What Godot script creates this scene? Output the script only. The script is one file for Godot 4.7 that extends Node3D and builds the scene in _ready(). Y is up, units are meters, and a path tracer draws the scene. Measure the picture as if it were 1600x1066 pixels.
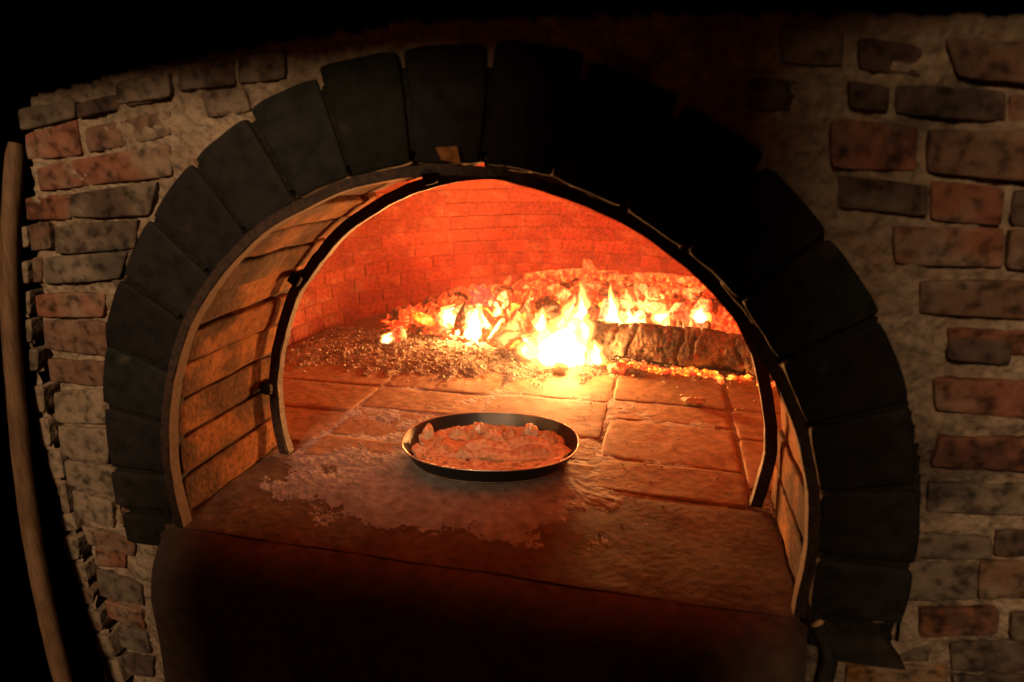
extends Node3D
# A wood-fired brick oven seen through its arch: brick facade, steel arch bands, fire, and a pan on the hearth.
# The hearth surface is y = 0, the facade stands in the plane z = 0, the chamber lies behind it.

const ARCH_X := 0.018          # axis of the arch
const SPRING := 0.10           # height where the arch springs
const APSE_R := 0.93
const APSE_Z := -1.05

const FACADE := [["g",-0.696,0.718,-0.588,0.730,-0.593,0.712,-0.702,0.693], ["d",-0.583,0.731,-0.427,0.750,-0.435,0.731,-0.586,0.713], ["r",-0.700,0.681,-0.593,0.703,-0.599,0.658,-0.705,0.648],
	["b",-0.579,0.689,-0.424,0.713,-0.429,0.684,-0.583,0.660], ["r",-0.686,0.630,-0.429,0.664,-0.432,0.626,-0.690,0.600], ["r",-0.724,0.580,-0.635,0.587,-0.641,0.555,-0.731,0.552],
	["d",-0.629,0.586,-0.461,0.611,-0.484,0.565,-0.636,0.557], ["b",-0.727,0.539,-0.684,0.545,-0.692,0.499,-0.733,0.494], ["d",-0.671,0.534,-0.508,0.551,-0.522,0.511,-0.679,0.496],
	["g",-0.704,0.481,-0.536,0.498,-0.561,0.459,-0.714,0.444], ["b",-0.732,0.485,-0.711,0.487,-0.722,0.443,-0.739,0.441], ["r",-0.743,0.416,-0.596,0.426,-0.608,0.390,-0.746,0.385],
	["b",-0.737,0.370,-0.606,0.375,-0.621,0.318,-0.748,0.325], ["b",-0.746,0.298,-0.628,0.300,-0.636,0.261,-0.749,0.262], ["p",-0.746,0.233,-0.630,0.249,-0.638,0.190,-0.756,0.181],
	["p",-0.749,0.168,-0.640,0.171,-0.657,0.109,-0.758,0.115], ["p",-0.751,0.099,-0.643,0.094,-0.654,0.042,-0.757,0.053], ["p",-0.750,0.034,-0.664,0.023,-0.671,-0.028,-0.755,-0.013],
	["b",-0.649,0.017,-0.600,-0.003,-0.614,-0.045,-0.657,-0.023], ["b",-0.747,-0.042,-0.629,-0.057,-0.641,-0.089,-0.738,-0.076], ["r",-0.724,-0.086,-0.660,-0.092,-0.666,-0.118,-0.730,-0.124],
	["g",-0.736,-0.140,-0.635,-0.159,-0.640,-0.199,-0.739,-0.196], ["r",-0.729,-0.208,-0.645,-0.218,-0.645,-0.256,-0.728,-0.241], ["g",-0.708,-0.264,-0.643,-0.272,-0.646,-0.317,-0.714,-0.313],
	["d",-0.716,-0.338,-0.641,-0.337,-0.645,-0.376,-0.710,-0.379], ["p",-0.748,0.536,-0.736,0.537,-0.741,0.502,-0.755,0.499], ["p",-0.761,0.476,-0.747,0.478,-0.755,0.438,-0.768,0.437],
	["p",-0.764,0.425,-0.754,0.427,-0.762,0.384,-0.772,0.381], ["p",-0.773,0.373,-0.759,0.375,-0.768,0.331,-0.779,0.330], ["p",-0.778,0.317,-0.757,0.318,-0.768,0.277,-0.787,0.275],
	["p",-0.793,0.243,-0.768,0.245,-0.779,0.192,-0.804,0.190], ["p",-0.796,0.181,-0.770,0.183,-0.777,0.128,-0.803,0.124], ["p",-0.800,0.113,-0.764,0.117,-0.768,0.059,-0.800,0.052],
	["p",-0.783,0.045,-0.769,0.050,-0.773,-0.018,-0.794,-0.017], ["p",-0.804,-0.025,-0.771,-0.019,-0.763,-0.057,-0.799,-0.062], ["p",-0.799,-0.068,-0.762,-0.069,-0.769,-0.118,-0.799,-0.126],
	["p",-0.801,-0.133,-0.763,-0.130,-0.763,-0.173,-0.798,-0.180], ["b",-0.786,-0.185,-0.754,-0.191,-0.759,-0.222,-0.786,-0.230], ["b",-0.780,-0.234,-0.745,-0.238,-0.750,-0.284,-0.782,-0.291],
	["p",-0.777,-0.297,-0.742,-0.298,-0.733,-0.348,-0.781,-0.358], ["p",-0.780,-0.365,-0.733,-0.356,-0.727,-0.415,-0.776,-0.426], ["d",0.437,0.800,0.504,0.791,0.507,0.759,0.441,0.766],
	["d",0.525,0.784,0.593,0.772,0.596,0.746,0.531,0.757], ["b",0.614,0.778,0.722,0.772,0.730,0.734,0.635,0.744], ["d",0.407,0.741,0.470,0.735,0.473,0.709,0.410,0.712],
	["d",0.516,0.741,0.564,0.732,0.567,0.704,0.524,0.707], ["d",0.572,0.730,0.684,0.722,0.690,0.697,0.577,0.704], ["r",0.692,0.718,0.759,0.713,0.764,0.689,0.697,0.695],
	["r",0.506,0.692,0.599,0.685,0.606,0.641,0.514,0.643], ["b",0.615,0.683,0.748,0.677,0.757,0.629,0.622,0.640], ["d",0.523,0.628,0.621,0.617,0.626,0.588,0.528,0.597],
	["r",0.624,0.623,0.703,0.615,0.707,0.580,0.634,0.583], ["d",0.716,0.614,0.787,0.611,0.794,0.576,0.722,0.579], ["r",0.593,0.567,0.713,0.569,0.721,0.527,0.603,0.529],
	["b",0.720,0.568,0.790,0.565,0.799,0.525,0.727,0.527], ["b",0.635,0.500,0.772,0.505,0.780,0.466,0.641,0.465], ["r",0.676,0.440,0.782,0.442,0.786,0.423,0.680,0.415],
	["d",0.676,0.428,0.743,0.429,0.746,0.406,0.679,0.407], ["r",0.670,0.373,0.846,0.383,0.856,0.338,0.678,0.337], ["r",0.690,0.293,0.813,0.308,0.821,0.268,0.687,0.258],
	["b",0.822,0.308,0.879,0.313,0.888,0.275,0.830,0.269], ["g",0.687,0.227,0.848,0.241,0.855,0.208,0.693,0.190], ["g",0.681,0.146,0.771,0.156,0.776,0.131,0.683,0.115],
	["d",0.780,0.165,0.883,0.179,0.890,0.148,0.785,0.133], ["g",0.682,0.099,0.766,0.112,0.775,0.062,0.692,0.045], ["b",0.771,0.113,0.893,0.132,0.903,0.087,0.780,0.063],
	["r",0.713,0.024,0.803,0.045,0.809,0.012,0.717,-0.013], ["d",0.821,0.043,0.897,0.061,0.904,0.026,0.827,0.008], ["g",0.689,-0.064,0.709,-0.040,0.733,-0.032,0.733,-0.058],
	["r",0.640,0.021,0.668,0.030,0.669,-0.004,0.653,-0.010], ["c",0.628,-0.093,0.756,-0.065,0.769,-0.145,0.635,-0.176], ["d",0.758,-0.025,0.851,-0.001,0.859,-0.044,0.768,-0.063],
	["d",0.771,-0.079,0.862,-0.057,0.871,-0.104,0.781,-0.124]]
const CRACK := [Vector2(-0.694, 0.704), Vector2(-0.715, 0.624), Vector2(-0.728, 0.572), Vector2(-0.738, 0.527), Vector2(-0.742, 0.481), Vector2(-0.751, 0.434), Vector2(-0.752, 0.385), Vector2(-0.755, 0.334), Vector2(-0.757, 0.283), Vector2(-0.765, 0.220), Vector2(-0.762, 0.165), Vector2(-0.762, 0.095), Vector2(-0.763, 0.035), Vector2(-0.762, -0.032), Vector2(-0.755, -0.106), Vector2(-0.750, -0.157), Vector2(-0.744, -0.209), Vector2(-0.735, -0.261), Vector2(-0.728, -0.330), Vector2(-0.723, -0.409)]
const EDGE := [Vector2(-0.703, 0.709), Vector2(-0.731, 0.593), Vector2(-0.746, 0.528), Vector2(-0.762, 0.461), Vector2(-0.768, 0.404), Vector2(-0.781, 0.332), Vector2(-0.795, 0.245), Vector2(-0.799, 0.181), Vector2(-0.804, 0.115), Vector2(-0.792, 0.034), Vector2(-0.799, -0.030), Vector2(-0.796, -0.095), Vector2(-0.791, -0.183), Vector2(-0.786, -0.244), Vector2(-0.784, -0.323), Vector2(-0.782, -0.388), Vector2(-0.764, -0.428)]
const EXTRA := [["d",-0.506,0.756,-0.409,0.767,-0.413,0.739,-0.511,0.731], ["d",-0.392,0.777,-0.304,0.783,-0.306,0.754,-0.397,0.748], ["d",-0.294,0.786,-0.221,0.792,-0.223,0.763,-0.298,0.756], ["d",-0.364,0.738,-0.293,0.745,-0.288,0.720,-0.362,0.710], ["d",-0.509,0.698,-0.420,0.710,-0.425,0.684,-0.514,0.672], ["d",-0.581,0.716,-0.521,0.725,-0.525,0.708,-0.585,0.700]]     # dark-toned bricks at the upper left of the ring
const POLE := [Vector3(-0.762, 0.671, -0.028), Vector3(-0.771, 0.591, -0.011), Vector3(-0.786, 0.484, 0.007), Vector3(-0.796, 0.351, 0.026), Vector3(-0.798, 0.212, 0.045), Vector3(-0.794, 0.094, 0.064), Vector3(-0.783, -0.025, 0.083), Vector3(-0.767, -0.148, 0.101), Vector3(-0.742, -0.271, 0.12), Vector3(-0.71, -0.42, 0.14), Vector3(-0.67, -0.6, 0.16), Vector3(-0.58, -0.945, 0.2)]
const HOOK := [Vector3(0.570, 0.0, 0.035), Vector3(0.582, -0.02, 0.042), Vector3(0.590, -0.05, 0.05), Vector3(0.586, -0.09, 0.055), Vector3(0.576, -0.14, 0.06), Vector3(0.572, -0.25, 0.06)]

var n1 := FastNoiseLite.new()
var n2 := FastNoiseLite.new()
var n3 := FastNoiseLite.new()
var M := {}
var taken := {}

# ---------------------------------------------------------------- helpers
func rnd(seed_: int) -> RandomNumberGenerator:
	var r := RandomNumberGenerator.new()
	r.seed = seed_ * 7919 + 13
	return r

func numbered(called: String) -> String:
	var k: int = taken.get(called, 0)
	taken[called] = k + 1
	return called if k == 0 else "%s_%03d" % [called, k]

func thing(called: String, label: String, category: String, at := Vector3.ZERO, group := "") -> Node3D:
	var o := Node3D.new()
	o.name = numbered(called)
	add_child(o)
	o.position = at
	tag(o, label, category, group)
	return o

func tag(o: Node, label: String, category: String, group := "", kind := "") -> void:
	if label: o.set_meta("label", label)
	if category: o.set_meta("category", category)
	if group: o.set_meta("group", group)
	if kind: o.set_meta("kind", kind)

func obj(called: String, mesh: Mesh, mat: Material, parent: Node = null, at := Vector3.ZERO) -> MeshInstance3D:
	var o := MeshInstance3D.new()
	o.name = numbered(called) if parent == null else called
	o.mesh = mesh
	o.material_override = mat
	o.cast_shadow = GeometryInstance3D.SHADOW_CASTING_SETTING_ON
	(parent if parent else self).add_child(o, true)
	o.position = at
	return o

func mesh_of(pos: PackedVector3Array, idx: PackedInt32Array, col := PackedColorArray(), uv := PackedVector2Array()) -> ArrayMesh:
	var nor := PackedVector3Array()
	nor.resize(pos.size())
	for k in range(0, idx.size(), 3):
		var a := idx[k]
		var b := idx[k + 1]
		var c := idx[k + 2]
		var f := (pos[c] - pos[a]).cross(pos[b] - pos[a])
		nor[a] += f
		nor[b] += f
		nor[c] += f
	for k in nor.size():
		nor[k] = nor[k].normalized() if nor[k].length_squared() > 1e-20 else Vector3.UP
	var arr := []
	arr.resize(Mesh.ARRAY_MAX)
	arr[Mesh.ARRAY_VERTEX] = pos
	arr[Mesh.ARRAY_NORMAL] = nor
	arr[Mesh.ARRAY_INDEX] = idx
	if col.size(): arr[Mesh.ARRAY_COLOR] = col
	if uv.size(): arr[Mesh.ARRAY_TEX_UV] = uv
	var m := ArrayMesh.new()
	m.add_surface_from_arrays(Mesh.PRIMITIVE_TRIANGLES, arr)
	return m

func grid_index(w: int, h: int, flip: bool, idx: PackedInt32Array, base := 0, wrap := false) -> void:
	for j in h - 1:
		for i in (w if wrap else w - 1):
			var a := base + j * w + i
			var b := base + j * w + (i + 1) % w
			var c := a + w
			var d := b + w
			idx.append_array(PackedInt32Array([a, b, c, b, d, c]) if flip else PackedInt32Array([a, c, b, b, c, d]))

func flat_mesh(m: ArrayMesh) -> ArrayMesh:      # facets instead of smooth shading
	var st := SurfaceTool.new()
	st.create_from(m, 0)
	st.deindex()
	st.set_smooth_group(-1)
	var arr := st.commit_to_arrays()
	var pos: PackedVector3Array = arr[Mesh.ARRAY_VERTEX]
	var idx := PackedInt32Array()
	for k in pos.size(): idx.append(k)
	return mesh_of(pos, idx, arr[Mesh.ARRAY_COLOR] if arr[Mesh.ARRAY_COLOR] != null else PackedColorArray())

# ---- maps from a surface's own (u, v, height) to space
func on_wall(u: float, v: float, h: float) -> Vector3: return Vector3(u, v, h)
func on_floor(u: float, v: float, h: float) -> Vector3: return Vector3(u, h, -v)

func arch_point(r: float, s: float, foot := 0.0) -> Array:
	# point and inward normal on an arch of radius r at arc length s, from the left foot over the crown to the right foot
	var half := PI * r
	if s < SPRING - foot:
		return [Vector2(ARCH_X - r, foot + s), Vector2(1, 0)]
	s -= SPRING - foot
	if s > half:
		return [Vector2(ARCH_X + r, SPRING - (s - half)), Vector2(-1, 0)]
	var a := PI - s / r
	var d := Vector2(cos(a), sin(a))
	return [Vector2(ARCH_X, SPRING) + d * r, -d]

const VAULT_R := 0.548
func in_vault(u: float, v: float, h: float) -> Vector3:      # u along the arch, v into the oven
	var p := arch_point(VAULT_R, u)
	var q: Vector2 = p[0] + p[1] * h
	return Vector3(q.x, q.y, -v)

func apse_length() -> float: return 1.4 + PI * APSE_R
func in_apse(u: float, v: float, h: float) -> Vector3:       # u along the wall from the left front round the back
	var straight := 0.70
	var lean := clampf((v - 0.42) / 0.3, 0.0, 1.0)
	h += lean * lean * 0.12
	if u < straight:
		return Vector3(-APSE_R + h, v, APSE_Z + straight - u)
	u -= straight
	if u > PI * APSE_R:
		return Vector3(APSE_R - h, v, APSE_Z + (u - PI * APSE_R))
	var a := PI + u / APSE_R
	return Vector3(cos(a), 0, sin(a)) * (APSE_R - h) + Vector3(0, v, APSE_Z)

func on_ring(u: float, v: float, h: float) -> Vector3:       # facade ring: u = angle from the left, v = radius
	var a := PI - u
	return Vector3(ARCH_X + cos(a) * v, SPRING + sin(a) * v, h)

# ---- one masonry piece: quad TL TR BR BL in surface coordinates, raised to h, sides down to -deep
func piece(map: Callable, q: Array, h: float, deep: float, nu: int, nv: int, bevel: float, rough: float, wob: float, seed_: int, tint: Callable) -> ArrayMesh:
	var lu: float = ((q[1] - q[0]).length() + (q[2] - q[3]).length()) * 0.5
	var lv: float = ((q[3] - q[0]).length() + (q[2] - q[1]).length()) * 0.5
	var mid: Vector2 = (q[0] + q[2]) * 0.5
	var o: Vector3 = map.call(mid.x, mid.y, 0.0)
	var su: float = (map.call(mid.x + 0.01, mid.y, 0.0) - o).length() / 0.01
	var sv: float = (map.call(mid.x, mid.y + 0.01, 0.0) - o).length() / 0.01
	lu *= su
	lv *= sv
	var tus := [0.0, 0.0, minf(bevel * 0.35 / lu, 0.1), minf(bevel / lu, 0.25)]
	for k in range(1, nu): tus.append(lerpf(tus[3], 1.0 - tus[3], float(k) / nu))
	for k in [3, 2, 1, 0]: tus.append(1.0 - tus[k])
	var tvs := [0.0, 0.0, minf(bevel * 0.35 / lv, 0.12), minf(bevel / lv, 0.3)]
	for k in range(1, nv): tvs.append(lerpf(tvs[3], 1.0 - tvs[3], float(k) / nv))
	for k in [3, 2, 1, 0]: tvs.append(1.0 - tvs[k])
	var w := tus.size()
	var hh := tvs.size()
	var pos := PackedVector3Array()
	var col := PackedColorArray()
	var off := Vector3(seed_ * 3.17, seed_ * 1.31, seed_ * 2.23)
	for j in hh:
		for i in w:
			var tu: float = tus[i]
			var tv: float = tvs[j]
			var p: Vector2 = (q[3] as Vector2).lerp(q[2], tu).lerp((q[0] as Vector2).lerp(q[1], tu), tv)
			var back: bool = i == 0 or j == 0 or i == w - 1 or j == hh - 1
			var e3 := Vector3(p.x * su, p.y * sv, 0.0) * 100.0 + off
			# uneven outline: a coarse and a fine wander; corners pulled in
			var cu := absf(tu - 0.5) * 2.0
			var cv := absf(tv - 0.5) * 2.0
			var corner := pow(cu, 6.0) * pow(cv, 6.0) * bevel * 0.6
			var du := n1.get_noise_3dv(e3 * 0.35) * wob + n1.get_noise_3dv(e3 * 1.3 + Vector3(9, 9, 9)) * wob * 0.4 - signf(tu - 0.5) * corner
			var dv := n1.get_noise_3dv(e3 * 0.35 + Vector3(50, 7, 3)) * wob + n1.get_noise_3dv(e3 * 1.3 + Vector3(19, 39, 9)) * wob * 0.4 - signf(tv - 0.5) * corner
			var ee := minf(minf(tu, 1.0 - tu) * lu, minf(tv, 1.0 - tv) * lv) / bevel
			var fall := 1.0 - clampf(ee, 0.0, 1.0)
			var z := h - fall * fall * bevel * 0.75
			z += (n1.get_noise_3dv(e3 * 0.5 + Vector3(3, 1, 77)) + 0.55 * n1.get_noise_3dv(e3 * 2.1)) * rough
			var chip := n1.get_noise_3dv(e3 * 0.7 + Vector3(31, 71, 5)) - 0.28
			if chip > 0.0: z -= chip * bevel * 1.4 * (0.25 + 0.75 * fall)
			if back: z = -deep
			var wp: Vector3 = map.call(p.x + du / su, p.y + dv / sv, z)
			pos.append(wp)
			col.append(tint.call(wp, seed_))
	var handed: Vector3 = (map.call(mid.x + 0.01, mid.y, 0.0) - o).cross(map.call(mid.x, mid.y + 0.01, 0.0) - o)
	var idx := PackedInt32Array()
	grid_index(w, hh, handed.dot(map.call(mid.x, mid.y, 0.01) - o) < 0.0, idx)
	return mesh_of(pos, idx, col)

func rect(u0: float, u1: float, v0: float, v1: float) -> Array:
	return [Vector2(u0, v1), Vector2(u1, v1), Vector2(u1, v0), Vector2(u0, v0)]

# a bar swept along an arch: radius r, radial thickness t, from z0 (front) to z1 (back); foot_in bends the feet inwards
func arch_bar(r: float, t: float, z0: float, z1: float, foot_in: float, wob: float, seed_: int) -> ArrayMesh:
	var pos := PackedVector3Array()
	var idx := PackedInt32Array()
	var total := PI * r + 2.0 * SPRING
	var n := 110
	var ring := [[0, z0], [0, z1], [t, z1], [t, z0]]
	var rows := []
	for k in 4:                                   # four faces with their own edges, corners slightly broken
		rows.append([ring[k], ring[(k + 1) % 4]])
	for face in rows:
		var base := pos.size()
		for i in n + 1:
			var s := total * i / n
			var ap := arch_point(r, s)
			var p: Vector2 = ap[0]
			var nn: Vector2 = ap[1]
			var low := clampf(1.0 - p.y / 0.13, 0.0, 1.0)
			var push := foot_in * low * low + n1.get_noise_2d(s * 60.0, seed_ * 11.0) * wob + n1.get_noise_2d(s * 240.0, seed_ * 5.0) * wob * 0.35
			for e in face:
				var zz: float = e[1] + n1.get_noise_2d(s * 90.0, seed_ * 3.0 + 40.0 + e[1] * 900.0) * wob * 0.8
				var q: Vector2 = p + nn * (push - e[0])
				pos.append(Vector3(q.x, q.y, zz))
		for i in n:
			var a := base + i * 2
			idx.append_array(PackedInt32Array([a, a + 2, a + 1, a + 1, a + 2, a + 3]))
	for endp in [0, n]:                            # closed ends
		var b := pos.size()
		for face in 4: pos.append(pos[face * (n + 1) * 2 + endp * 2])
		idx.append_array(PackedInt32Array([b, b + 1, b + 2, b, b + 2, b + 3]) if endp == 0 else PackedInt32Array([b, b + 2, b + 1, b, b + 3, b + 2]))
	return mesh_of(pos, idx)

func tube(path: Array, radii: Array, sides: int, wob: float, seed_: int, tint: Callable) -> ArrayMesh:
	var pos := PackedVector3Array()
	var col := PackedColorArray()
	var idx := PackedInt32Array()
	var n := path.size()
	for k in n:
		var d: Vector3 = ((path[mini(k + 1, n - 1)] as Vector3) - (path[maxi(k - 1, 0)] as Vector3)).normalized()
		var a := d.cross(Vector3.UP if absf(d.y) < 0.9 else Vector3.RIGHT).normalized()
		var b := d.cross(a)
		for i in sides:
			var t := TAU * i / sides
			var rr: float = radii[k]
			var dirv := a * cos(t) + b * sin(t)
			var p: Vector3 = path[k] + dirv * rr
			rr += n1.get_noise_3dv(p * 160.0 + Vector3(seed_, 0, 0)) * wob + n1.get_noise_3dv(p * 420.0 + Vector3(seed_, 0, 0)) * wob * 0.4
			p = path[k] + dirv * rr
			pos.append(p)
			col.append(tint.call(p, seed_))
	grid_index(sides, n, false, idx, 0, true)
	for e in [0, n - 1]:
		var c := pos.size()
		pos.append(path[e])
		col.append(tint.call(path[e], seed_))
		for i in sides:
			pos.append(pos[e * sides + i])
			col.append(col[e * sides + i])
		for i in sides:
			var x := c + 1 + i
			var y := c + 1 + (i + 1) % sides
			idx.append_array(PackedInt32Array([c, x, y]) if e == 0 else PackedInt32Array([c, y, x]))
	return mesh_of(pos, idx, col)

func rock(seed_: int, sq: Vector3, rough: float, w := 11, h := 8) -> ArrayMesh:     # an angular lump about 1 m across
	var pos := PackedVector3Array()
	var idx := PackedInt32Array()
	var r := rnd(seed_)
	var cuts := []
	for k in 9:
		cuts.append([Vector3(r.randfn(), r.randfn(), r.randfn()).normalized(), r.randf_range(0.55, 0.85)])
	for j in h:
		for i in w:
			var th := PI * j / (h - 1)
			var ph := TAU * i / w
			var d := Vector3(sin(th) * cos(ph), cos(th), sin(th) * sin(ph))
			var rr := 1.0
			for c in cuts:
				var k: float = d.dot(c[0])
				if k > 0.0: rr = minf(rr, c[1] / maxf(k, 0.01))
			rr += n1.get_noise_3dv(d * 90.0 + Vector3(seed_ * 20, 0, 0)) * rough
			pos.append(d * rr * 0.5 * sq)
	grid_index(w, h, false, idx, 0, true)
	return mesh_of(pos, idx)

func flame_mesh(height: float, radius: float, lean: Vector2, seed_: int, grow: float) -> ArrayMesh:   # a tongue of flame, base at the origin
	var pos := PackedVector3Array()
	var uv := PackedVector2Array()
	var idx := PackedInt32Array()
	var w := 36
	var h := 36
	for j in h:
		var t := float(j) / (h - 1)
		var prof := sin(pow(t, 0.62) * PI) * (1.0 - 0.35 * t) + 0.10 * (1.0 - t)
		if j == 0: prof = 0.0
		if j == h - 1: prof = 0.0
		var bend := n1.get_noise_2d(t * 20.0, seed_ * 17.0) * radius * 0.9 * t
		var bend2 := n1.get_noise_2d(t * 20.0, seed_ * 17.0 + 400.0) * radius * 0.6 * t
		for i in w:
			var a := TAU * i / w
			var rr := radius * grow * prof * (1.0 + 0.40 * n1.get_noise_3d(cos(a) * 7.0 + seed_ * 9.0, t * 22.0, sin(a) * 7.0))
			var y := height * t * (1.0 + (grow - 1.0) * 0.35) - (grow - 1.0) * radius * 0.3
			pos.append(Vector3(cos(a) * rr + lean.x * t * t + bend, y, sin(a) * rr * 0.7 + lean.y * t * t + bend2))
			uv.append(Vector2(float(i) / w, 1.0 - t))
	grid_index(w, h, false, idx, 0, true)
	return mesh_of(pos, idx, PackedColorArray(), uv)

# ---------------------------------------------------------------- materials
func noise_tex(freq: float, ramp: Array, seed_: int, kind := FastNoiseLite.TYPE_SIMPLEX_SMOOTH, octaves := 4, size := 512) -> NoiseTexture2D:
	var n := FastNoiseLite.new()
	n.noise_type = kind
	n.frequency = freq
	n.seed = seed_
	n.fractal_octaves = octaves
	if kind == FastNoiseLite.TYPE_CELLULAR:
		n.cellular_return_type = FastNoiseLite.RETURN_DISTANCE2_SUB
	var g := Gradient.new()
	var offs := PackedFloat32Array()
	var cols := PackedColorArray()
	for r in ramp:
		offs.append(r[0])
		cols.append(r[1])
	g.offsets = offs
	g.colors = cols
	var t := NoiseTexture2D.new()
	t.width = size
	t.height = size
	t.seamless = true
	t.noise = n
	t.color_ramp = g
	return t

func grey(v: float) -> Color: return Color(v, v, v)

func masonry(scale: float, relief: float, rough: float, lo: float, seed_: int) -> StandardMaterial3D:
	var m := StandardMaterial3D.new()
	m.vertex_color_use_as_albedo = true
	m.uv1_triplanar = true
	m.uv1_world_triplanar = true
	m.uv1_scale = Vector3.ONE * scale
	m.albedo_texture = noise_tex(0.02, [[0.0, grey(lo)], [0.45, grey(0.86)], [1.0, grey(1.0)]], seed_, FastNoiseLite.TYPE_SIMPLEX_SMOOTH, 6)
	m.heightmap_enabled = true
	m.heightmap_texture = noise_tex(0.03, [[0.0, grey(0)], [1.0, grey(1)]], seed_ + 1, FastNoiseLite.TYPE_SIMPLEX_SMOOTH, 6)
	m.heightmap_scale = relief
	m.roughness = rough
	m.metallic_specular = 0.3
	return m

func plain(c: Color, rough: float, metal := 0.0) -> StandardMaterial3D:     # c in linear values
	var m := StandardMaterial3D.new()
	m.albedo_color = c.linear_to_srgb()
	m.roughness = rough
	m.metallic = metal
	return m

func glow(c: Color, energy: float, alpha := 1.0, tex: Texture2D = null) -> StandardMaterial3D:
	var m := StandardMaterial3D.new()
	m.albedo_color = Color(0, 0, 0, alpha)
	m.roughness = 1.0
	m.metallic_specular = 0.0
	m.emission_enabled = true
	m.emission = c.linear_to_srgb()
	m.emission_energy_multiplier = energy
	m.emission_operator = BaseMaterial3D.EMISSION_OP_MULTIPLY
	if tex: m.emission_texture = tex
	if alpha < 1.0:
		m.transparency = BaseMaterial3D.TRANSPARENCY_ALPHA
		m.cull_mode = BaseMaterial3D.CULL_DISABLED
	return m

func ember(base: Color, energy: float, scale: float, ramp: Array, seed_: int) -> StandardMaterial3D:
	var m := plain(base, 0.95)
	m.uv1_triplanar = true
	m.uv1_world_triplanar = true
	m.uv1_scale = Vector3.ONE * scale
	m.emission_enabled = true
	m.emission = Color.WHITE
	m.emission_operator = BaseMaterial3D.EMISSION_OP_MULTIPLY
	m.emission_texture = noise_tex(0.022, ramp, seed_, FastNoiseLite.TYPE_SIMPLEX_SMOOTH, 5)
	m.emission_energy_multiplier = energy
	m.heightmap_enabled = true
	m.heightmap_texture = noise_tex(0.03, [[0.0, grey(0)], [1.0, grey(1)]], seed_ + 5, FastNoiseLite.TYPE_SIMPLEX_SMOOTH, 5)
	m.heightmap_scale = 0.5
	return m

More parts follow.
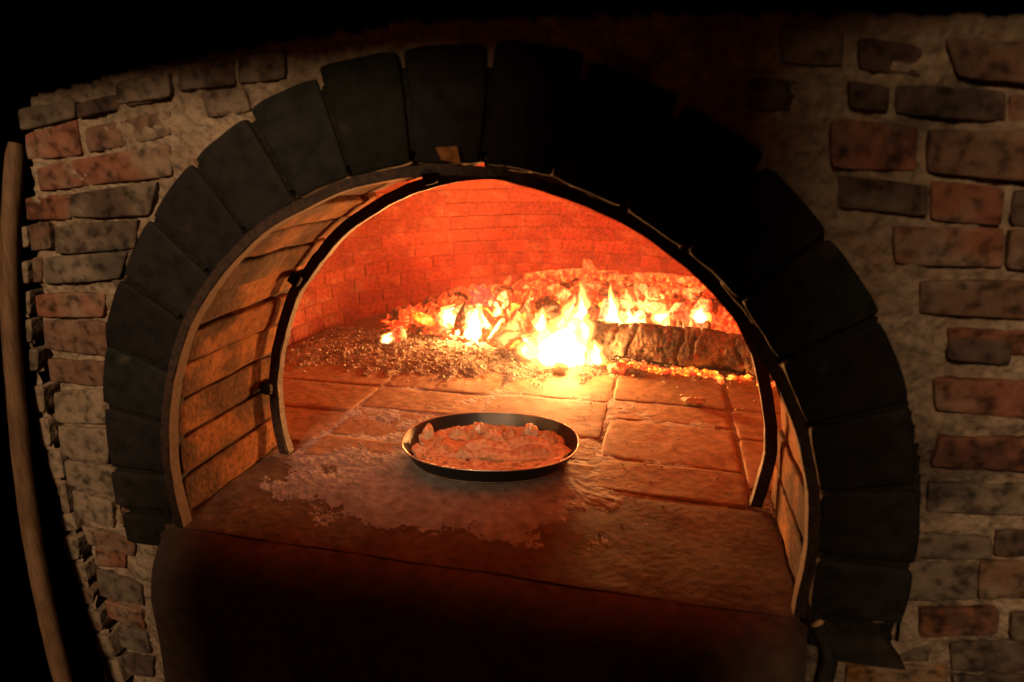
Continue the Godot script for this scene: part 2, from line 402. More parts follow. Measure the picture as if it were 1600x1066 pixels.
func make_materials() -> void:
	M.brick = masonry(3.0, 0.2, 0.95, 0.35, 3)
	M.mortar = masonry(5.0, 0.3, 1.0, 0.6, 11)
	M.soot = masonry(2.5, 0.12, 0.8, 0.6, 17)
	M.fire = masonry(5.0, 0.15, 0.95, 0.6, 23)
	M.tile = masonry(2.2, 0.05, 0.8, 0.7, 29)
	M.tile.uv1_scale = Vector3(2.9, 2.9, 3.1)
	M.steel = plain(Color(0.075, 0.055, 0.042), 0.6, 0.3)
	M.steel.uv1_triplanar = true
	M.steel.uv1_world_triplanar = true
	M.steel.uv1_scale = Vector3.ONE * 6.0
	M.steel.albedo_texture = noise_tex(0.02, [[0.0, Color(0.35, 0.25, 0.2)], [0.5, Color(0.8, 0.75, 0.7)], [1.0, Color(1, 0.95, 0.9)]], 41, FastNoiseLite.TYPE_SIMPLEX_SMOOTH, 6)
	M.steel.heightmap_enabled = true
	M.steel.heightmap_texture = noise_tex(0.04, [[0.0, grey(0)], [1.0, grey(1)]], 43, FastNoiseLite.TYPE_SIMPLEX_SMOOTH, 5)
	M.steel.heightmap_scale = 0.1
	M.black = masonry(2.5, 0.1, 1.0, 0.6, 19)
	M.black.metallic_specular = 0.05
	M.rust = plain(Color(0.07, 0.046, 0.03), 0.75)
	M.rust.uv1_triplanar = true
	M.rust.uv1_world_triplanar = true
	M.rust.uv1_scale = Vector3.ONE * 7.0
	M.rust.albedo_texture = noise_tex(0.02, [[0.0, grey(0.45)], [0.5, Color(0.85, 0.7, 0.6)], [1.0, Color(1, 0.95, 0.9)]], 44, FastNoiseLite.TYPE_SIMPLEX_SMOOTH, 6)
	M.wood = masonry(4.0, 0.06, 0.6, 0.6, 47)
	M.wood.uv1_scale = Vector3(30, 2.0, 30)
	M.pan = plain(Color(0.016, 0.015, 0.016), 0.38)
	M.pan_lip = plain(Color(0.5, 0.43, 0.37), 0.32, 0.7)
	M.ash = masonry(9.0, 0.5, 1.0, 0.5, 53)
	var hot := [[0.0, Color(0.16, 0.01, 0.0)], [0.35, Color(0.85, 0.20, 0.03)], [0.55, Color(1.0, 0.5, 0.12)], [0.75, Color(1.0, 0.75, 0.3)], [1.0, Color(1, 0.85, 0.5)]]
	var red := [[0.0, Color(0.03, 0.0, 0.0)], [0.40, Color(0.36, 0.03, 0.02)], [0.50, Color(0.82, 0.10, 0.05)], [0.62, Color(1.0, 0.24, 0.09)], [0.74, Color(1.0, 0.45, 0.15)], [0.86, Color(1, 0.72, 0.3)], [1.0, Color(1, 0.85, 0.5)]]
	var dim := [[0.0, Color(0, 0, 0)], [0.5, Color(0.02, 0, 0)], [0.62, Color(0.5, 0.06, 0.01)], [0.75, Color(0.9, 0.25, 0.04)], [1.0, Color(1, 0.5, 0.1)]]
	M.ember_hot = ember(Color(0.12, 0.1, 0.08), 4.0, 2.2, hot, 61)
	M.ember_mid = ember(Color(0.34, 0.28, 0.24), 2.0, 3.4, red, 71)
	M.ember_dim = ember(Color(0.14, 0.11, 0.09), 1.5, 3.5, dim, 81)
	M.log = masonry(4.0, 0.6, 1.0, 0.4, 91)
	M.log.emission_enabled = true
	M.log.emission = Color(1, 0.16, 0.03)
	M.log.emission_operator = BaseMaterial3D.EMISSION_OP_MULTIPLY
	M.log.emission_texture = noise_tex(0.016, [[0.0, grey(0)], [0.60, grey(0)], [0.72, grey(0.45)], [1.0, grey(1)]], 93, FastNoiseLite.TYPE_SIMPLEX_SMOOTH, 5)
	M.log.emission_energy_multiplier = 0.6
	M.flame_core = glow(Color(1.0, 0.74, 0.34), 14.0)
	M.flame_mid = glow(Color(1.0, 0.46, 0.10), 5.0, 0.45)
	for g in 4: M["flame_out%d" % g] = glow(Color(1.0, 0.34 - 0.03 * g, 0.06), 3.4 - 0.5 * g, [0.26, 0.15, 0.09, 0.05][g])
	M.flame_blue = glow(Color(0.6, 0.25, 0.8), 0.8, 0.03)

# ---------------------------------------------------------------- colours of matter (linear), patchy, per piece
func hash1(k: int) -> float:
	return fposmod(sin(k * 127.1 + 3.7) * 43758.5453, 1.0)

func patch(p: Vector3, f: float, o: float) -> float:
	return n2.get_noise_3dv(p * f + Vector3(o, o * 0.7, -o))

func stain(p: Vector3, edge: float, soft: float) -> float:     # 0..1 with a ragged, grainy outline
	return smoothstep(-soft, soft, edge + patch(p, 900.0, 3.0) * 0.12 + patch(p, 260.0, 7.0) * 0.22 + patch(p, 2600.0, 12.0) * 0.10)

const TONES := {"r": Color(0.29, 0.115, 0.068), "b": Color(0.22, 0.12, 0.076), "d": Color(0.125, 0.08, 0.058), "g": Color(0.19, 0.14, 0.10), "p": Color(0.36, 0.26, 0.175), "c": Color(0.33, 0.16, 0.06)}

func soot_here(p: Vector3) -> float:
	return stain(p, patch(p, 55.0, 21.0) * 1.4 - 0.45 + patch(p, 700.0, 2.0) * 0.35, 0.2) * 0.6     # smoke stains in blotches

func tint_facade(p: Vector3, k: int) -> Color:
	var c: Color = TONES[tone]
	c = c.lerp(Color(0.32, 0.24, 0.165), clampf(stain(p, patch(p, 90.0, k) * 0.9 - 0.12, 0.35), 0, 1) * 0.75)     # lime and mortar smeared over the brick
	c = c.lerp(Color(0.055, 0.042, 0.034), stain(p, patch(p, 150.0, k + 31.0) * 1.1 - 0.5, 0.14) * 0.5)       # burnt patches
	c *= 0.85 + 0.3 * hash1(k)
	return c.lerp(Color(0.024, 0.022, 0.02), soot_here(p) * 0.97)

func tint_mortar(p: Vector3, _k: int) -> Color:
	var c := Color(0.46, 0.345, 0.235).lerp(Color(0.35, 0.255, 0.17), stain(p, patch(p, 110.0, 4.0), 0.5))
	c = c.lerp(Color(0.30, 0.15, 0.085), stain(p, patch(p, 60.0, 44.0) - 0.4, 0.25) * 0.6)
	return c.lerp(Color(0.024, 0.022, 0.02), soot_here(p) * 0.985)

func tint_ring(p: Vector3, k: int) -> Color:
	var c := Color(0.024, 0.0215, 0.0185) * (0.8 + 0.4 * hash1(k))
	c = c.lerp(Color(0.075, 0.045, 0.03), stain(p, patch(p, 80.0, k) - 0.55, 0.2) * 0.7)
	return c.lerp(Color(0.16, 0.13, 0.10), stain(p, n2.get_noise_3d(p.x * 120.0, p.y * 420.0, k * 9.0) - 0.66, 0.1) * 0.5)

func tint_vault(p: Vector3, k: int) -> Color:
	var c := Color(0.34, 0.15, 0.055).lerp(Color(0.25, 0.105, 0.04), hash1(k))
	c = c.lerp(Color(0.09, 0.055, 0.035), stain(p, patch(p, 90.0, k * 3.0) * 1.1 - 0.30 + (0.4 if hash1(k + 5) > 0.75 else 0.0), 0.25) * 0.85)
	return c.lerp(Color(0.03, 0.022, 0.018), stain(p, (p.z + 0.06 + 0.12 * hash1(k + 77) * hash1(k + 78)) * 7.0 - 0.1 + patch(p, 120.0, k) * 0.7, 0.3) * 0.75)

func tint_chamber(p: Vector3, k: int) -> Color:
	var c := Color(0.45, 0.13, 0.075).lerp(Color(0.34, 0.09, 0.055), hash1(k))
	c = c.lerp(Color(0.13, 0.045, 0.035), stain(p, patch(p, 60.0, k * 2.0) - 0.15, 0.3) * 0.4)
	return c.lerp(Color(0.55, 0.32, 0.2), stain(p, patch(p, 130.0, k + 60.0) - 0.35, 0.2) * 0.5)

func tint_tile(p: Vector3, k: int) -> Color:
	var c := Color(0.39, 0.235, 0.135).lerp(Color(0.31, 0.175, 0.095), hash1(k + 2))
	c = c.lerp(Color(0.16, 0.085, 0.05), stain(p, patch(p, 50.0, 90.0) - 0.5, 0.3) * 0.5)
	if k == 999: c = c.lerp(Color(0.14, 0.092, 0.066), clampf(0.95 + patch(p, 60.0, 5.0) * 0.5 + patch(p, 500.0, 8.0) * 0.3, 0.0, 1.0))     # the greasy slab of the mouth
	return c

func tint_wood(p: Vector3, _k: int) -> Color:
	return Color(0.27, 0.155, 0.085).lerp(Color(0.17, 0.095, 0.05), smoothstep(-0.3, 0.4, n2.get_noise_3d(p.x * 700.0, p.y * 40.0, p.z * 700.0)))

func tint_log(p: Vector3, k: int) -> Color:
	var c := Color(0.40, 0.31, 0.235).lerp(Color(0.16, 0.11, 0.08), stain(p, patch(p, 120.0, k), 0.35))
	return c.lerp(Color(0.03, 0.024, 0.02), stain(p, patch(p, 240.0, k + 40.0) - 0.4, 0.15))

func tint_ash(p: Vector3, _k: int) -> Color:
	return Color(0.50, 0.43, 0.35).lerp(Color(0.27, 0.21, 0.165), stain(p, patch(p, 200.0, 15.0), 0.4))

func tint_plaster(p: Vector3, k: int) -> Color:
	return Color(0.20, 0.155, 0.115).lerp(Color(0.14, 0.105, 0.08), stain(p, patch(p, 40.0, k), 0.5))

func tint_dark(p: Vector3, k: int) -> Color:
	return Color(0.030, 0.026, 0.022).lerp(Color(0.055, 0.045, 0.035), stain(p, patch(p, 40.0, k), 0.5))

var tone := "b"

# ---------------------------------------------------------------- the oven
func edge_x(line: Array, y: float) -> float:
	for k in line.size() - 1:
		var a: Vector2 = line[k]
		var b: Vector2 = line[k + 1]
		if y <= a.y and y >= b.y:
			return lerpf(a.x, b.x, (a.y - y) / maxf(a.y - b.y, 1e-4))
	return line[0].x if y > line[0].y else line[line.size() - 1].x

func sheet_of_mortar() -> ArrayMesh:
	var x0 := -0.84
	var y0 := -0.56
	var step := 0.0060
	var w := 338
	var h := 236
	var pos := PackedVector3Array()
	var col := PackedColorArray()
	var live := PackedByteArray()
	for j in h:
		for i in w:
			var x := x0 + i * step
			var y := y0 + j * step
			var crest := top_y(x) + n1.get_noise_2d(x * 300.0, 61.0) * 0.007
			var over := y > crest
			var p := Vector3(x, crest if y > crest - step else y, 0)
			var z := 0.0055 + n1.get_noise_3dv(p * 70.0) * 0.007 + n1.get_noise_3dv(p * 220.0) * 0.006 + n1.get_noise_3dv(p * 600.0) * 0.004
			var cx := edge_x(CRACK, y) + n1.get_noise_2d(y * 500.0, 4.0) * 0.004
			var ex := edge_x(EDGE, y) + n1.get_noise_2d(y * 300.0, 90.0) * 0.006
			if absf(x - cx) < 0.016: z -= 0.010 * (1.0 - absf(x - cx) / 0.016)
			var alive: bool = x > ex and absf(x - cx) > 0.012 * (1.0 + 0.6 * n1.get_noise_2d(y * 240.0, 33.0)) and y < crest + step * 2.6
			var r := Vector2(x - ARCH_X, maxf(y - SPRING, 0.0)).length()
			if y > -0.03 and r < 0.668: alive = false
			if y <= -0.03 and absf(x) < 0.54: alive = false
			live.append(1 if alive else 0)
			p.z = -0.06 if over else z
			pos.append(p)
			col.append(tint_mortar(p, 0))
	var idx := PackedInt32Array()
	for j in h - 1:
		for i in w - 1:
			var a := j * w + i
			if live[a] and live[a + 1] and live[a + w] and live[a + w + 1]:
				idx.append_array(PackedInt32Array([a, a + w, a + 1, a + 1, a + w, a + w + 1]))
	return mesh_of(pos, idx, col)

func extrude(poly: PackedVector2Array, z0: float, z1: float, tint: Callable) -> ArrayMesh:
	if Geometry2D.is_polygon_clockwise(poly): poly.reverse()
	var tri := Geometry2D.triangulate_polygon(poly)
	var pos := PackedVector3Array()
	var idx := PackedInt32Array()
	var n := poly.size()
	for z in [z0, z1]:
		for p in poly: pos.append(Vector3(p.x, p.y, z))
	for k in range(0, tri.size(), 3):
		var a := tri[k]
		var b := tri[k + 1]
		var c := tri[k + 2]
		if (poly[b] - poly[a]).cross(poly[c] - poly[a]) > 0.0:
			var s := b
			b = c
			c = s
		idx.append_array(PackedInt32Array([a, b, c, n + a, n + c, n + b]))
	for k in n:
		var k2 := (k + 1) % n
		var b := pos.size()
		pos.append_array(PackedVector3Array([pos[k], pos[k2], pos[n + k], pos[n + k2]]))
		idx.append_array(PackedInt32Array([b, b + 1, b + 2, b + 1, b + 3, b + 2]))
	var col := PackedColorArray()
	for p in pos: col.append(tint.call(p, 0))
	return mesh_of(pos, idx, col)

func box_mesh(a: Vector3, b: Vector3, tint: Callable) -> ArrayMesh:
	return extrude(PackedVector2Array([Vector2(a.x, a.y), Vector2(b.x, a.y), Vector2(b.x, b.y), Vector2(a.x, b.y)]), b.z, a.z, tint)

const TOP := [[-0.86, 0.70], [-0.70, 0.735], [-0.55, 0.765], [-0.404, 0.79], [-0.22, 0.812], [-0.036, 0.828], [0.20, 0.828], [0.42, 0.822], [0.53, 0.815], [0.697, 0.805], [0.80, 0.80], [1.20, 0.78]]
func top_y(x: float) -> float:
	for k in TOP.size() - 1:
		if x < TOP[k + 1][0]: return lerpf(TOP[k][1], TOP[k + 1][1], clampf((x - TOP[k][0]) / (TOP[k + 1][0] - TOP[k][0]), 0, 1))
	return 0.78

func build_facade(oven: Node3D) -> void:
	# masonry core behind the face, with the arch cut through
	var poly := PackedVector2Array()
	poly.append(Vector2(1.18, -0.02))
	for k in 25: poly.append(Vector2(lerpf(1.18, -0.70, k / 24.0), top_y(lerpf(1.18, -0.70, k / 24.0)) - 0.006))
	for y in [0.70, 0.6, 0.5, 0.4, 0.3, 0.2, 0.1, 0.0]: poly.append(Vector2(edge_x(EDGE, y) + 0.008, y))
	poly.append(Vector2(edge_x(EDGE, -0.02) + 0.008, -0.02))
	var cut := []
	for k in 49: cut.append(arch_point(0.558, (PI * 0.558 + 2.0 * SPRING) * k / 48.0)[0])
	poly.append(Vector2(cut[0].x, -0.02))
	for p in cut: poly.append(p)
	poly.append(Vector2(cut[48].x, -0.02))
	obj("wall_core", extrude(poly, -0.065, -0.345, tint_dark), M.mortar, oven)  # dark tint paints shade into the crack of the face
	var low := PackedVector2Array([Vector2(1.18, -0.024), Vector2(-0.765, -0.024), Vector2(-0.765, -0.95), Vector2(1.18, -0.95)])
	obj("oven_base", extrude(low, -0.03, -2.1, tint_mortar), M.mortar, oven)
	var face := obj("facade_mortar", sheet_of_mortar(), M.mortar, oven)
	face.set_meta("label", "rough sand-coloured mortar between the facade bricks")
	var k := 0
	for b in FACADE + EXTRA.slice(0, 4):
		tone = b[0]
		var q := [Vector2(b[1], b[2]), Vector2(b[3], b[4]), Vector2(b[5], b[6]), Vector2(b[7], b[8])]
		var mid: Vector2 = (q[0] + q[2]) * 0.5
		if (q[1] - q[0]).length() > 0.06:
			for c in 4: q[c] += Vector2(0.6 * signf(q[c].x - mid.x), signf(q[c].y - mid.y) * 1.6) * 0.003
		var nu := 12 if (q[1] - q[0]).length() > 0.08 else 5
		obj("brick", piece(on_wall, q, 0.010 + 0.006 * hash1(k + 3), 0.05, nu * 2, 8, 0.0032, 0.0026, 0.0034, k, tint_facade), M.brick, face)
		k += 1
	# dark-toned courses over the arch
	for row in 4:
		var y := 0.607 + row * 0.064
		var x := -0.46 + (row % 2) * 0.11
		while x < 0.50:
			var l := 0.17 + 0.05 * hash1(k)
			var near := 9.0
			for c in [Vector2(x, y), Vector2(x + l, y), Vector2(x + l * 0.5, y)]: near = minf(near, (c - Vector2(ARCH_X, SPRING)).length())
			if near > 0.70 and y + 0.055 < minf(top_y(x), top_y(x + l)) and x + l < 0.53 and not (x < -0.40 and row < 3) and not (x + l > 0.40 and row > 1):
				tone = "d"
				obj("brick", piece(on_wall, rect(x, x + l, y, y + 0.049), 0.010 + 0.004 * hash1(k), 0.02, 10, 4, 0.009, 0.0025, 0.004, k, tint_facade), M.brick, face)
			x += l + 0.016
			k += 1
	# rows below the hearth
	for row in 7:
		var y := -0.40 - row * 0.07
		for x in [-0.75, 0.60, 0.83, 1.06]:
			tone = ["r", "b", "g"][k % 3]
			if y > -0.5 and x < 0.0 or y < -0.85: continue
			obj("brick", piece(on_wall, rect(x, minf(x + 0.21, 1.17), y, y + 0.05), 0.01, 0.02, 8, 4, 0.009, 0.0025, 0.004, k, tint_facade), M.brick, face)
			k += 1

func build_arch(oven: Node3D) -> void:
	var poly := PackedVector2Array()
	for k in 41: poly.append(Vector2(ARCH_X, SPRING) + Vector2(cos(PI * k / 40.0), sin(PI * k / 40.0)) * 0.672)
	poly.append(Vector2(ARCH_X - 0.66, -0.022))
	poly.append(Vector2(ARCH_X - 0.562, -0.022))
	for k in 41: poly.append(Vector2(ARCH_X, SPRING) + Vector2(-cos(PI * k / 40.0), sin(PI * k / 40.0)) * 0.562)
	poly.append(Vector2(ARCH_X + 0.562, -0.022))
	poly.append(Vector2(ARCH_X + 0.66, -0.022))
	var bed := obj("arch_mortar", extrude(poly, 0.0085, -0.032, func(_p, _k): return Color(0.026, 0.022, 0.018)), M.mortar, oven)
	var n := 17
	for k in n:
		var a0 := PI * k / n + 0.006
		var a1 := PI * (k + 1) / n - 0.006
		var ro := 0.672 + 0.012 * (hash1(k) - 0.5) + 0.030 * pow(sin((a0 + a1) * 0.5), 4.0)
		var m := piece(on_ring, [Vector2(a0, ro), Vector2(a1, ro + 0.008 * (hash1(k + 9) - 0.5)), Vector2(a1, 0.543), Vector2(a0, 0.543)], 0.014 + 0.005 * hash1(k + 2), 0.03, 9, 12, 0.005, 0.0022, 0.0035, 300 + k, tint_ring)
		obj("voussoir", m, M.soot, bed)
	for side in [-1.0, 1.0]:
		var y := SPRING - 0.006
		for k in 2:
			var hgt := 0.092 if side > 0.0 else 0.075
			hgt = minf(hgt, y + 0.055) if k == 1 else hgt
			var xa: float = ARCH_X + side * 0.545
			var xb: float = ARCH_X + side * (0.672 - 0.012 * k)
			obj("jamb_brick", piece(on_wall, rect(minf(xa, xb), maxf(xa, xb), y - hgt, y), 0.018 + 0.004 * k, 0.03, 7, 5, 0.007, 0.0012, 0.003, 330 + k + int(side) * 3, tint_ring), M.soot, bed)
			y -= hgt + 0.010

func build_throat(oven: Node3D) -> void:
	var bed := obj("vault_mortar", arch_bar(VAULT_R + 0.001, 0.008, -0.004, -0.335, 0.0, 0.002, 4), M.soot_plain, oven)
	var total := PI * VAULT_R + 2.0 * SPRING
	var n := 25
	for k in n:
		var u0 := total * k / n + 0.003
		var u1 := total * (k + 1) / n - 0.003
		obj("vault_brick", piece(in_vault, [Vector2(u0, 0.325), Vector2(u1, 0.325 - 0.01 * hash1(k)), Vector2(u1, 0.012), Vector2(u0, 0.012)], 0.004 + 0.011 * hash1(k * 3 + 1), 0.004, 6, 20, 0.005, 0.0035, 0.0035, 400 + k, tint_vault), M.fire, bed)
	# steel bands
	var front := obj("front_arch_band", arch_bar(0.526, 0.006, 0.026, 0.004, 0.004, 0.0022, 1), M.rust, oven)
	front.set_meta("label", "thin sooty steel band edging the mouth of the arch")
	obj("flange", arch_bar(0.5275, 0.014, 0.0275, 0.0235, 0.004, 0.0022, 1), M.rust, front)
	var back := obj("inner_arch_band", arch_bar(0.508, 0.006, -0.286, -0.306, 0.012, 0.003, 2), M.steel, oven)
	back.set_meta("label", "thin steel band standing off the bricks at the back of the throat")
	obj("flange", arch_bar(0.5095, 0.020, -0.284, -0.2885, 0.012, 0.003, 2), M.rust, back)
	for s in [0.16, 0.42, 0.78, 1.05, 1.45]:
		var p := arch_point(0.515, s)
		var q: Vector2 = p[0] - p[1] * 0.012
		var blk := obj("bracket", piece(on_wall, rect(-0.013, 0.013, -0.012, 0.012), 0.03, 0.01, 2, 2, 0.003, 0.0005, 0.001, int(s * 100), tint_dark), M.soot, back)
		blk.transform = Transform3D(Basis(Vector3.BACK, atan2(p[1].y, p[1].x) - PI / 2), Vector3(q.x, q.y, -0.295))
	# torn scraps of the metal lining caught along the front band
	var flake := obj("scrap", extrude(PackedVector2Array([Vector2(-0.004, 0.0), Vector2(0.022, -0.006), Vector2(0.017, 0.018), Vector2(-0.012, 0.016)]), 0.003, 0.0, func(_p, _k): return Color(0.42, 0.17, 0.05)), M.brick, front)  # orange colour stands in for firelight falling on the flake
	flake.position = Vector3(0.020, 0.648, 0.034)
	flake.rotation = Vector3(-0.2, 0.2, 0.0)
	flake.set_meta("label", "flake of brick at the crown of the arch with firelight painted as orange")
	var r := rnd(5)
	for a in [[0.705, 0.034, 0.012, -0.35], [0.845, 0.075, 0.004, 0.36], [1.005, 0.06, 0.004, 0.62], [0.60, 0.03, 0.006, -0.3], [1.52, 0.05, 0.006, -0.9]]:
		var p := arch_point(0.530, (PI * 0.53 + 2 * SPRING) * a[0] * 0.5 + 0.35)
		var c: Vector2 = p[0]
		var t: Vector2 = Vector2(-p[1].y, p[1].x)
		var pts := PackedVector2Array([c - t * a[1] * 0.5, c + t * a[1] * 0.5 - p[1] * a[2] * 0.4, c + t * a[1] * 0.3 - p[1] * a[2] * r.randf_range(1.0, 1.6), c - t * a[1] * 0.35 - p[1] * a[2]])
		obj("scrap", extrude(pts, 0.034, 0.0305, tint_dark), M.steel, front)

func build_chamber(oven: Node3D) -> void:
	var pos := PackedVector3Array()
	var idx := PackedInt32Array()
	var col := PackedColorArray()
	var n := 60
	var lv := [-0.02, 0.1, 0.2, 0.3, 0.4, 0.45, 0.5, 0.55, 0.6]
	for v in lv:
		for k in n + 1:
			var p := in_apse(apse_length() * k / n, v, -0.001)
			pos.append(p)
			col.append(tint_chamber(p, 7))
	grid_index(n + 1, lv.size(), false, idx)
	var bed := obj("chamber_mortar", mesh_of(pos, idx, col), M.fire, oven)
	# dome above the walls
	pos = PackedVector3Array()
	idx = PackedInt32Array()
	col = PackedColorArray()
	for j in 9:
		var t := float(j) / 8.0
		for k in n + 1:
			var p := in_apse(apse_length() * k / n, 0.6, -0.005)
			var c := Vector3(0, 0.80, clampf(p.z, -1.3, -0.36))
			var e := p.lerp(c, t)
			e.y = 0.597 + 0.2 * sin(t * PI / 2)
			pos.append(e)
			col.append(tint_chamber(e, 8))
	grid_index(n + 1, 9, false, idx)
	obj("dome", mesh_of(pos, idx, col), M.fire, oven)
	# the inner face of the mouth wall
	var poly := PackedVector2Array([Vector2(0.95, -0.02), Vector2(0.95, 0.715), Vector2(-0.95, 0.66), Vector2(-0.95, -0.02)])
	var cut := []
	for k in 33: cut.append(arch_point(0.556, (PI * 0.556 + 2.0 * SPRING) * k / 32.0)[0])
	poly.append(Vector2(cut[0].x, -0.02))
	for p in cut: poly.append(p)
	poly.append(Vector2(cut[32].x, -0.02))
	obj("mouth_wall", extrude(poly, -0.348, -0.38, tint_chamber), M.fire, oven)
	# brick courses
	var k2 := 0
	for row in 11:
		var v0 := 0.004 + row * 0.0545
		var header: bool = row < 4
		var u := -0.05 * (row % 2) + 0.03 * hash1(row + 50)
		while u < apse_length() - 0.02:
			var l := (0.085 + 0.035 * hash1(k2)) if header else (0.13 + 0.08 * hash1(k2))
			var u0 := maxf(u, 0.0)
			var u1 := minf(u + l, apse_length())
			k2 += 1
			u += l + 0.0032
			if u1 - u0 < 0.03: continue
			var mid := in_apse((u0 + u1) * 0.5, v0, 0.0)
			if mid.z > -0.85: continue                # in front of what the mouth lets one see
			if mid.x > 0.75 and mid.z > -1.5: continue
			var dh := 0.003 * (hash1(k2 + 7) - 0.5)
			obj("brick", piece(in_apse, rect(u0, u1, v0 + dh, v0 + 0.0512 + dh), 0.0012 + 0.004 * hash1(k2 + 4), 0.006, 4, 2, 0.0025, 0.0018, 0.0022, 600 + k2, tint_chamber), M.fire, bed)

func build_hearth() -> void:
	var poly := PackedVector2Array([Vector2(-0.545, 0.03), Vector2(-0.555, 0.35), Vector2(-0.94, 0.352), Vector2(-0.94, 2.0), Vector2(0.94, 2.0), Vector2(0.94, 0.352), Vector2(0.558, 0.35), Vector2(0.55, 0.03)])
	var bed := obj("hearth_floor", extrude(poly, 0.0, -0.022, func(_p, _k): return Color(0.27, 0.18, 0.12)), M.mortar)
	bed.rotation.x = -PI / 2
	bed.position.y = -0.0034
	bed.set_meta("kind", "structure")
	bed.set_meta("label", "firebrick hearth floor dusted with ash")
	var holder := bed
	var spots := []
	# columns of tiles: [x0, x1, depth joints]
	for c in [[-0.935, -0.452, [0.352, 0.55, 0.745, 0.95, 1.2, 1.5, 1.9]], [-0.452, -0.12, [0.282, 0.405, 0.585, 0.745, 0.99, 1.24, 1.5, 1.8]], [-0.12, 0.205, [0.262, 0.40, 0.528, 0.765, 1.0, 1.25, 1.6, 1.95]], [0.205, 0.515, [0.278, 0.425, 0.658, 0.786, 1.02, 1.3, 1.6, 1.9]], [0.515, 0.935, [0.352, 0.60, 0.786, 1.05, 1.4, 1.8]]]:
		for k in c[2].size() - 1:
			spots.append([c[0], c[1], c[2][k], c[2][k + 1]])
	spots.append([-0.545, 0.552, -0.03, 0.268])
	var k := 0
	for s in spots:
		k += 1
		var g := 0.0015 if s[2] < 0.1 else 0.003
		var big: bool = s[2] < 0.8
		var q := [Vector2(s[0] + g, s[3] - g), Vector2(s[1] - g, s[3] - g - 0.008 * hash1(k)), Vector2(s[1] - g, s[2] + g - 0.008 * hash1(k + 1)), Vector2(s[0] + g, s[2] + g)]
		var m := piece(on_floor, q, 0.0 + 0.004 * (hash1(k + 20) - 0.5), 0.010, (70 if s[2] < 0.0 else 26) if big else 8, 16 if big else 6, 0.003 if s[2] < 0.1 else 0.006, 0.0016, 0.004, 999 if s[2] < 0.0 else 900 + k, tint_tile)
		var o := obj("floor_tile", m, M.tile, holder)
		o.transform = bed.transform.affine_inverse()
	# the worn stone lip in front of the mouth
	var pos := PackedVector3Array()
	var col := PackedColorArray()
	var idx := PackedInt32Array()
	var prof := []
	for a in [[0.0285, -0.0005], [0.040, -0.001], [0.055, -0.003], [0.070, -0.0065], [0.085, -0.012], [0.099, -0.020], [0.111, -0.030], [0.121, -0.043], [0.128, -0.058], [0.132, -0.076], [0.133, -0.10], [0.133, -0.13], [0.131, -0.18], [0.130, -0.24], [0.130, -0.32], [0.130, -0.40], [0.130, -0.48], [0.12, -0.50], [-0.025, -0.50]]: prof.append(a)
	var w := 90
	for a in prof:
		for i in w:
			var x := lerpf(-0.548 + maxf(a[0] - 0.03, 0.0) * 0.4, 0.560 - maxf(a[0] - 0.03, 0.0) * 0.15, float(i) / (w - 1))
			var e := clampf((0.5 - absf(float(i) / (w - 1) - 0.5)) / 0.02, 0.0, 1.0)
			var p := Vector3(x, a[1] - (1.0 - e) * 0.012, a[0] - (1.0 - e) * 0.012 * (1.0 if a[0] > 0.04 else 0.0))
			p += Vector3(0, n1.get_noise_3dv(p * 40.0) * 0.001, (n1.get_noise_3dv(p * 55.0 + Vector3(7, 7, 7)) * 0.006 + n1.get_noise_3dv(p * 260.0) * 0.002) * (1.0 if a[0] > 0.05 else 0.0))
			pos.append(p)
			col.append(tint_tile(p, 999))
	grid_index(w, prof.size(), true, idx)
	for i in [0, w - 1]:                         # ends
		var c := pos.size()
		pos.append(Vector3(pos[i].x, -0.2, 0.0))
		col.append(tint_tile(pos[c], 999))
		for j in prof.size():
			pos.append(pos[j * w + i])
			col.append(col[j * w + i])
		for j in prof.size() - 1:
			idx.append_array(PackedInt32Array([c, c + 1 + j, c + 2 + j]) if i == 0 else PackedInt32Array([c, c + 2 + j, c + 1 + j]))
	var lip := obj("hearth_lip", mesh_of(pos, idx, col), M.tile)
	tag(lip, "dark worn stone front edge of the hearth below the oven mouth", "ledge")

# ---------------------------------------------------------------- fire
const RIDGE := [[-0.95, 0.0], [-0.80, 0.005], [-0.665, 0.03], [-0.5, 0.088], [-0.343, 0.125], [-0.165, 0.165], [0.006, 0.185], [0.195, 0.187], [0.354, 0.20], [0.467, 0.18], [0.561, 0.13], [0.63, 0.09], [0.85, 0.04]]

func ridge(x: float) -> float:
	for k in RIDGE.size() - 1:
		if x < RIDGE[k + 1][0]:
			return lerpf(RIDGE[k][1], RIDGE[k + 1][1], clampf((x - RIDGE[k][0]) / (RIDGE[k + 1][0] - RIDGE[k][0]), 0, 1))
	return 0.03

func mound(x: float, z: float) -> float:
	var start := -1.08 - 0.10 * clampf((-x - 0.1) * 2.0, 0.0, 1.0)
	var t := clampf((start - z) / 0.36, 0.0, 1.0)
	var back := clampf((z + 1.95) / 0.35, 0.35, 1.0)
	return 0.9 * ridge(x) * (t * t * (3.0 - 2.0 * t)) * back

const HOT := [[-0.38, -1.33, 0.11], [-0.47, -1.30, 0.08], [-0.60, -1.2, 0.05], [0.03, -1.16, 0.20], [0.31, -1.36, 0.055], [0.45, -1.32, 0.04], [0.17, -1.26, 0.09], [-0.15, -1.25, 0.07], [0.02, -1.3, 0.12]]
func heat(x: float, z: float) -> float:
	var h := 0.0
	for s in HOT: h = maxf(h, 1.0 - Vector2(x - s[0], z - s[1]).length() / (s[2] * 1.5))
	return h

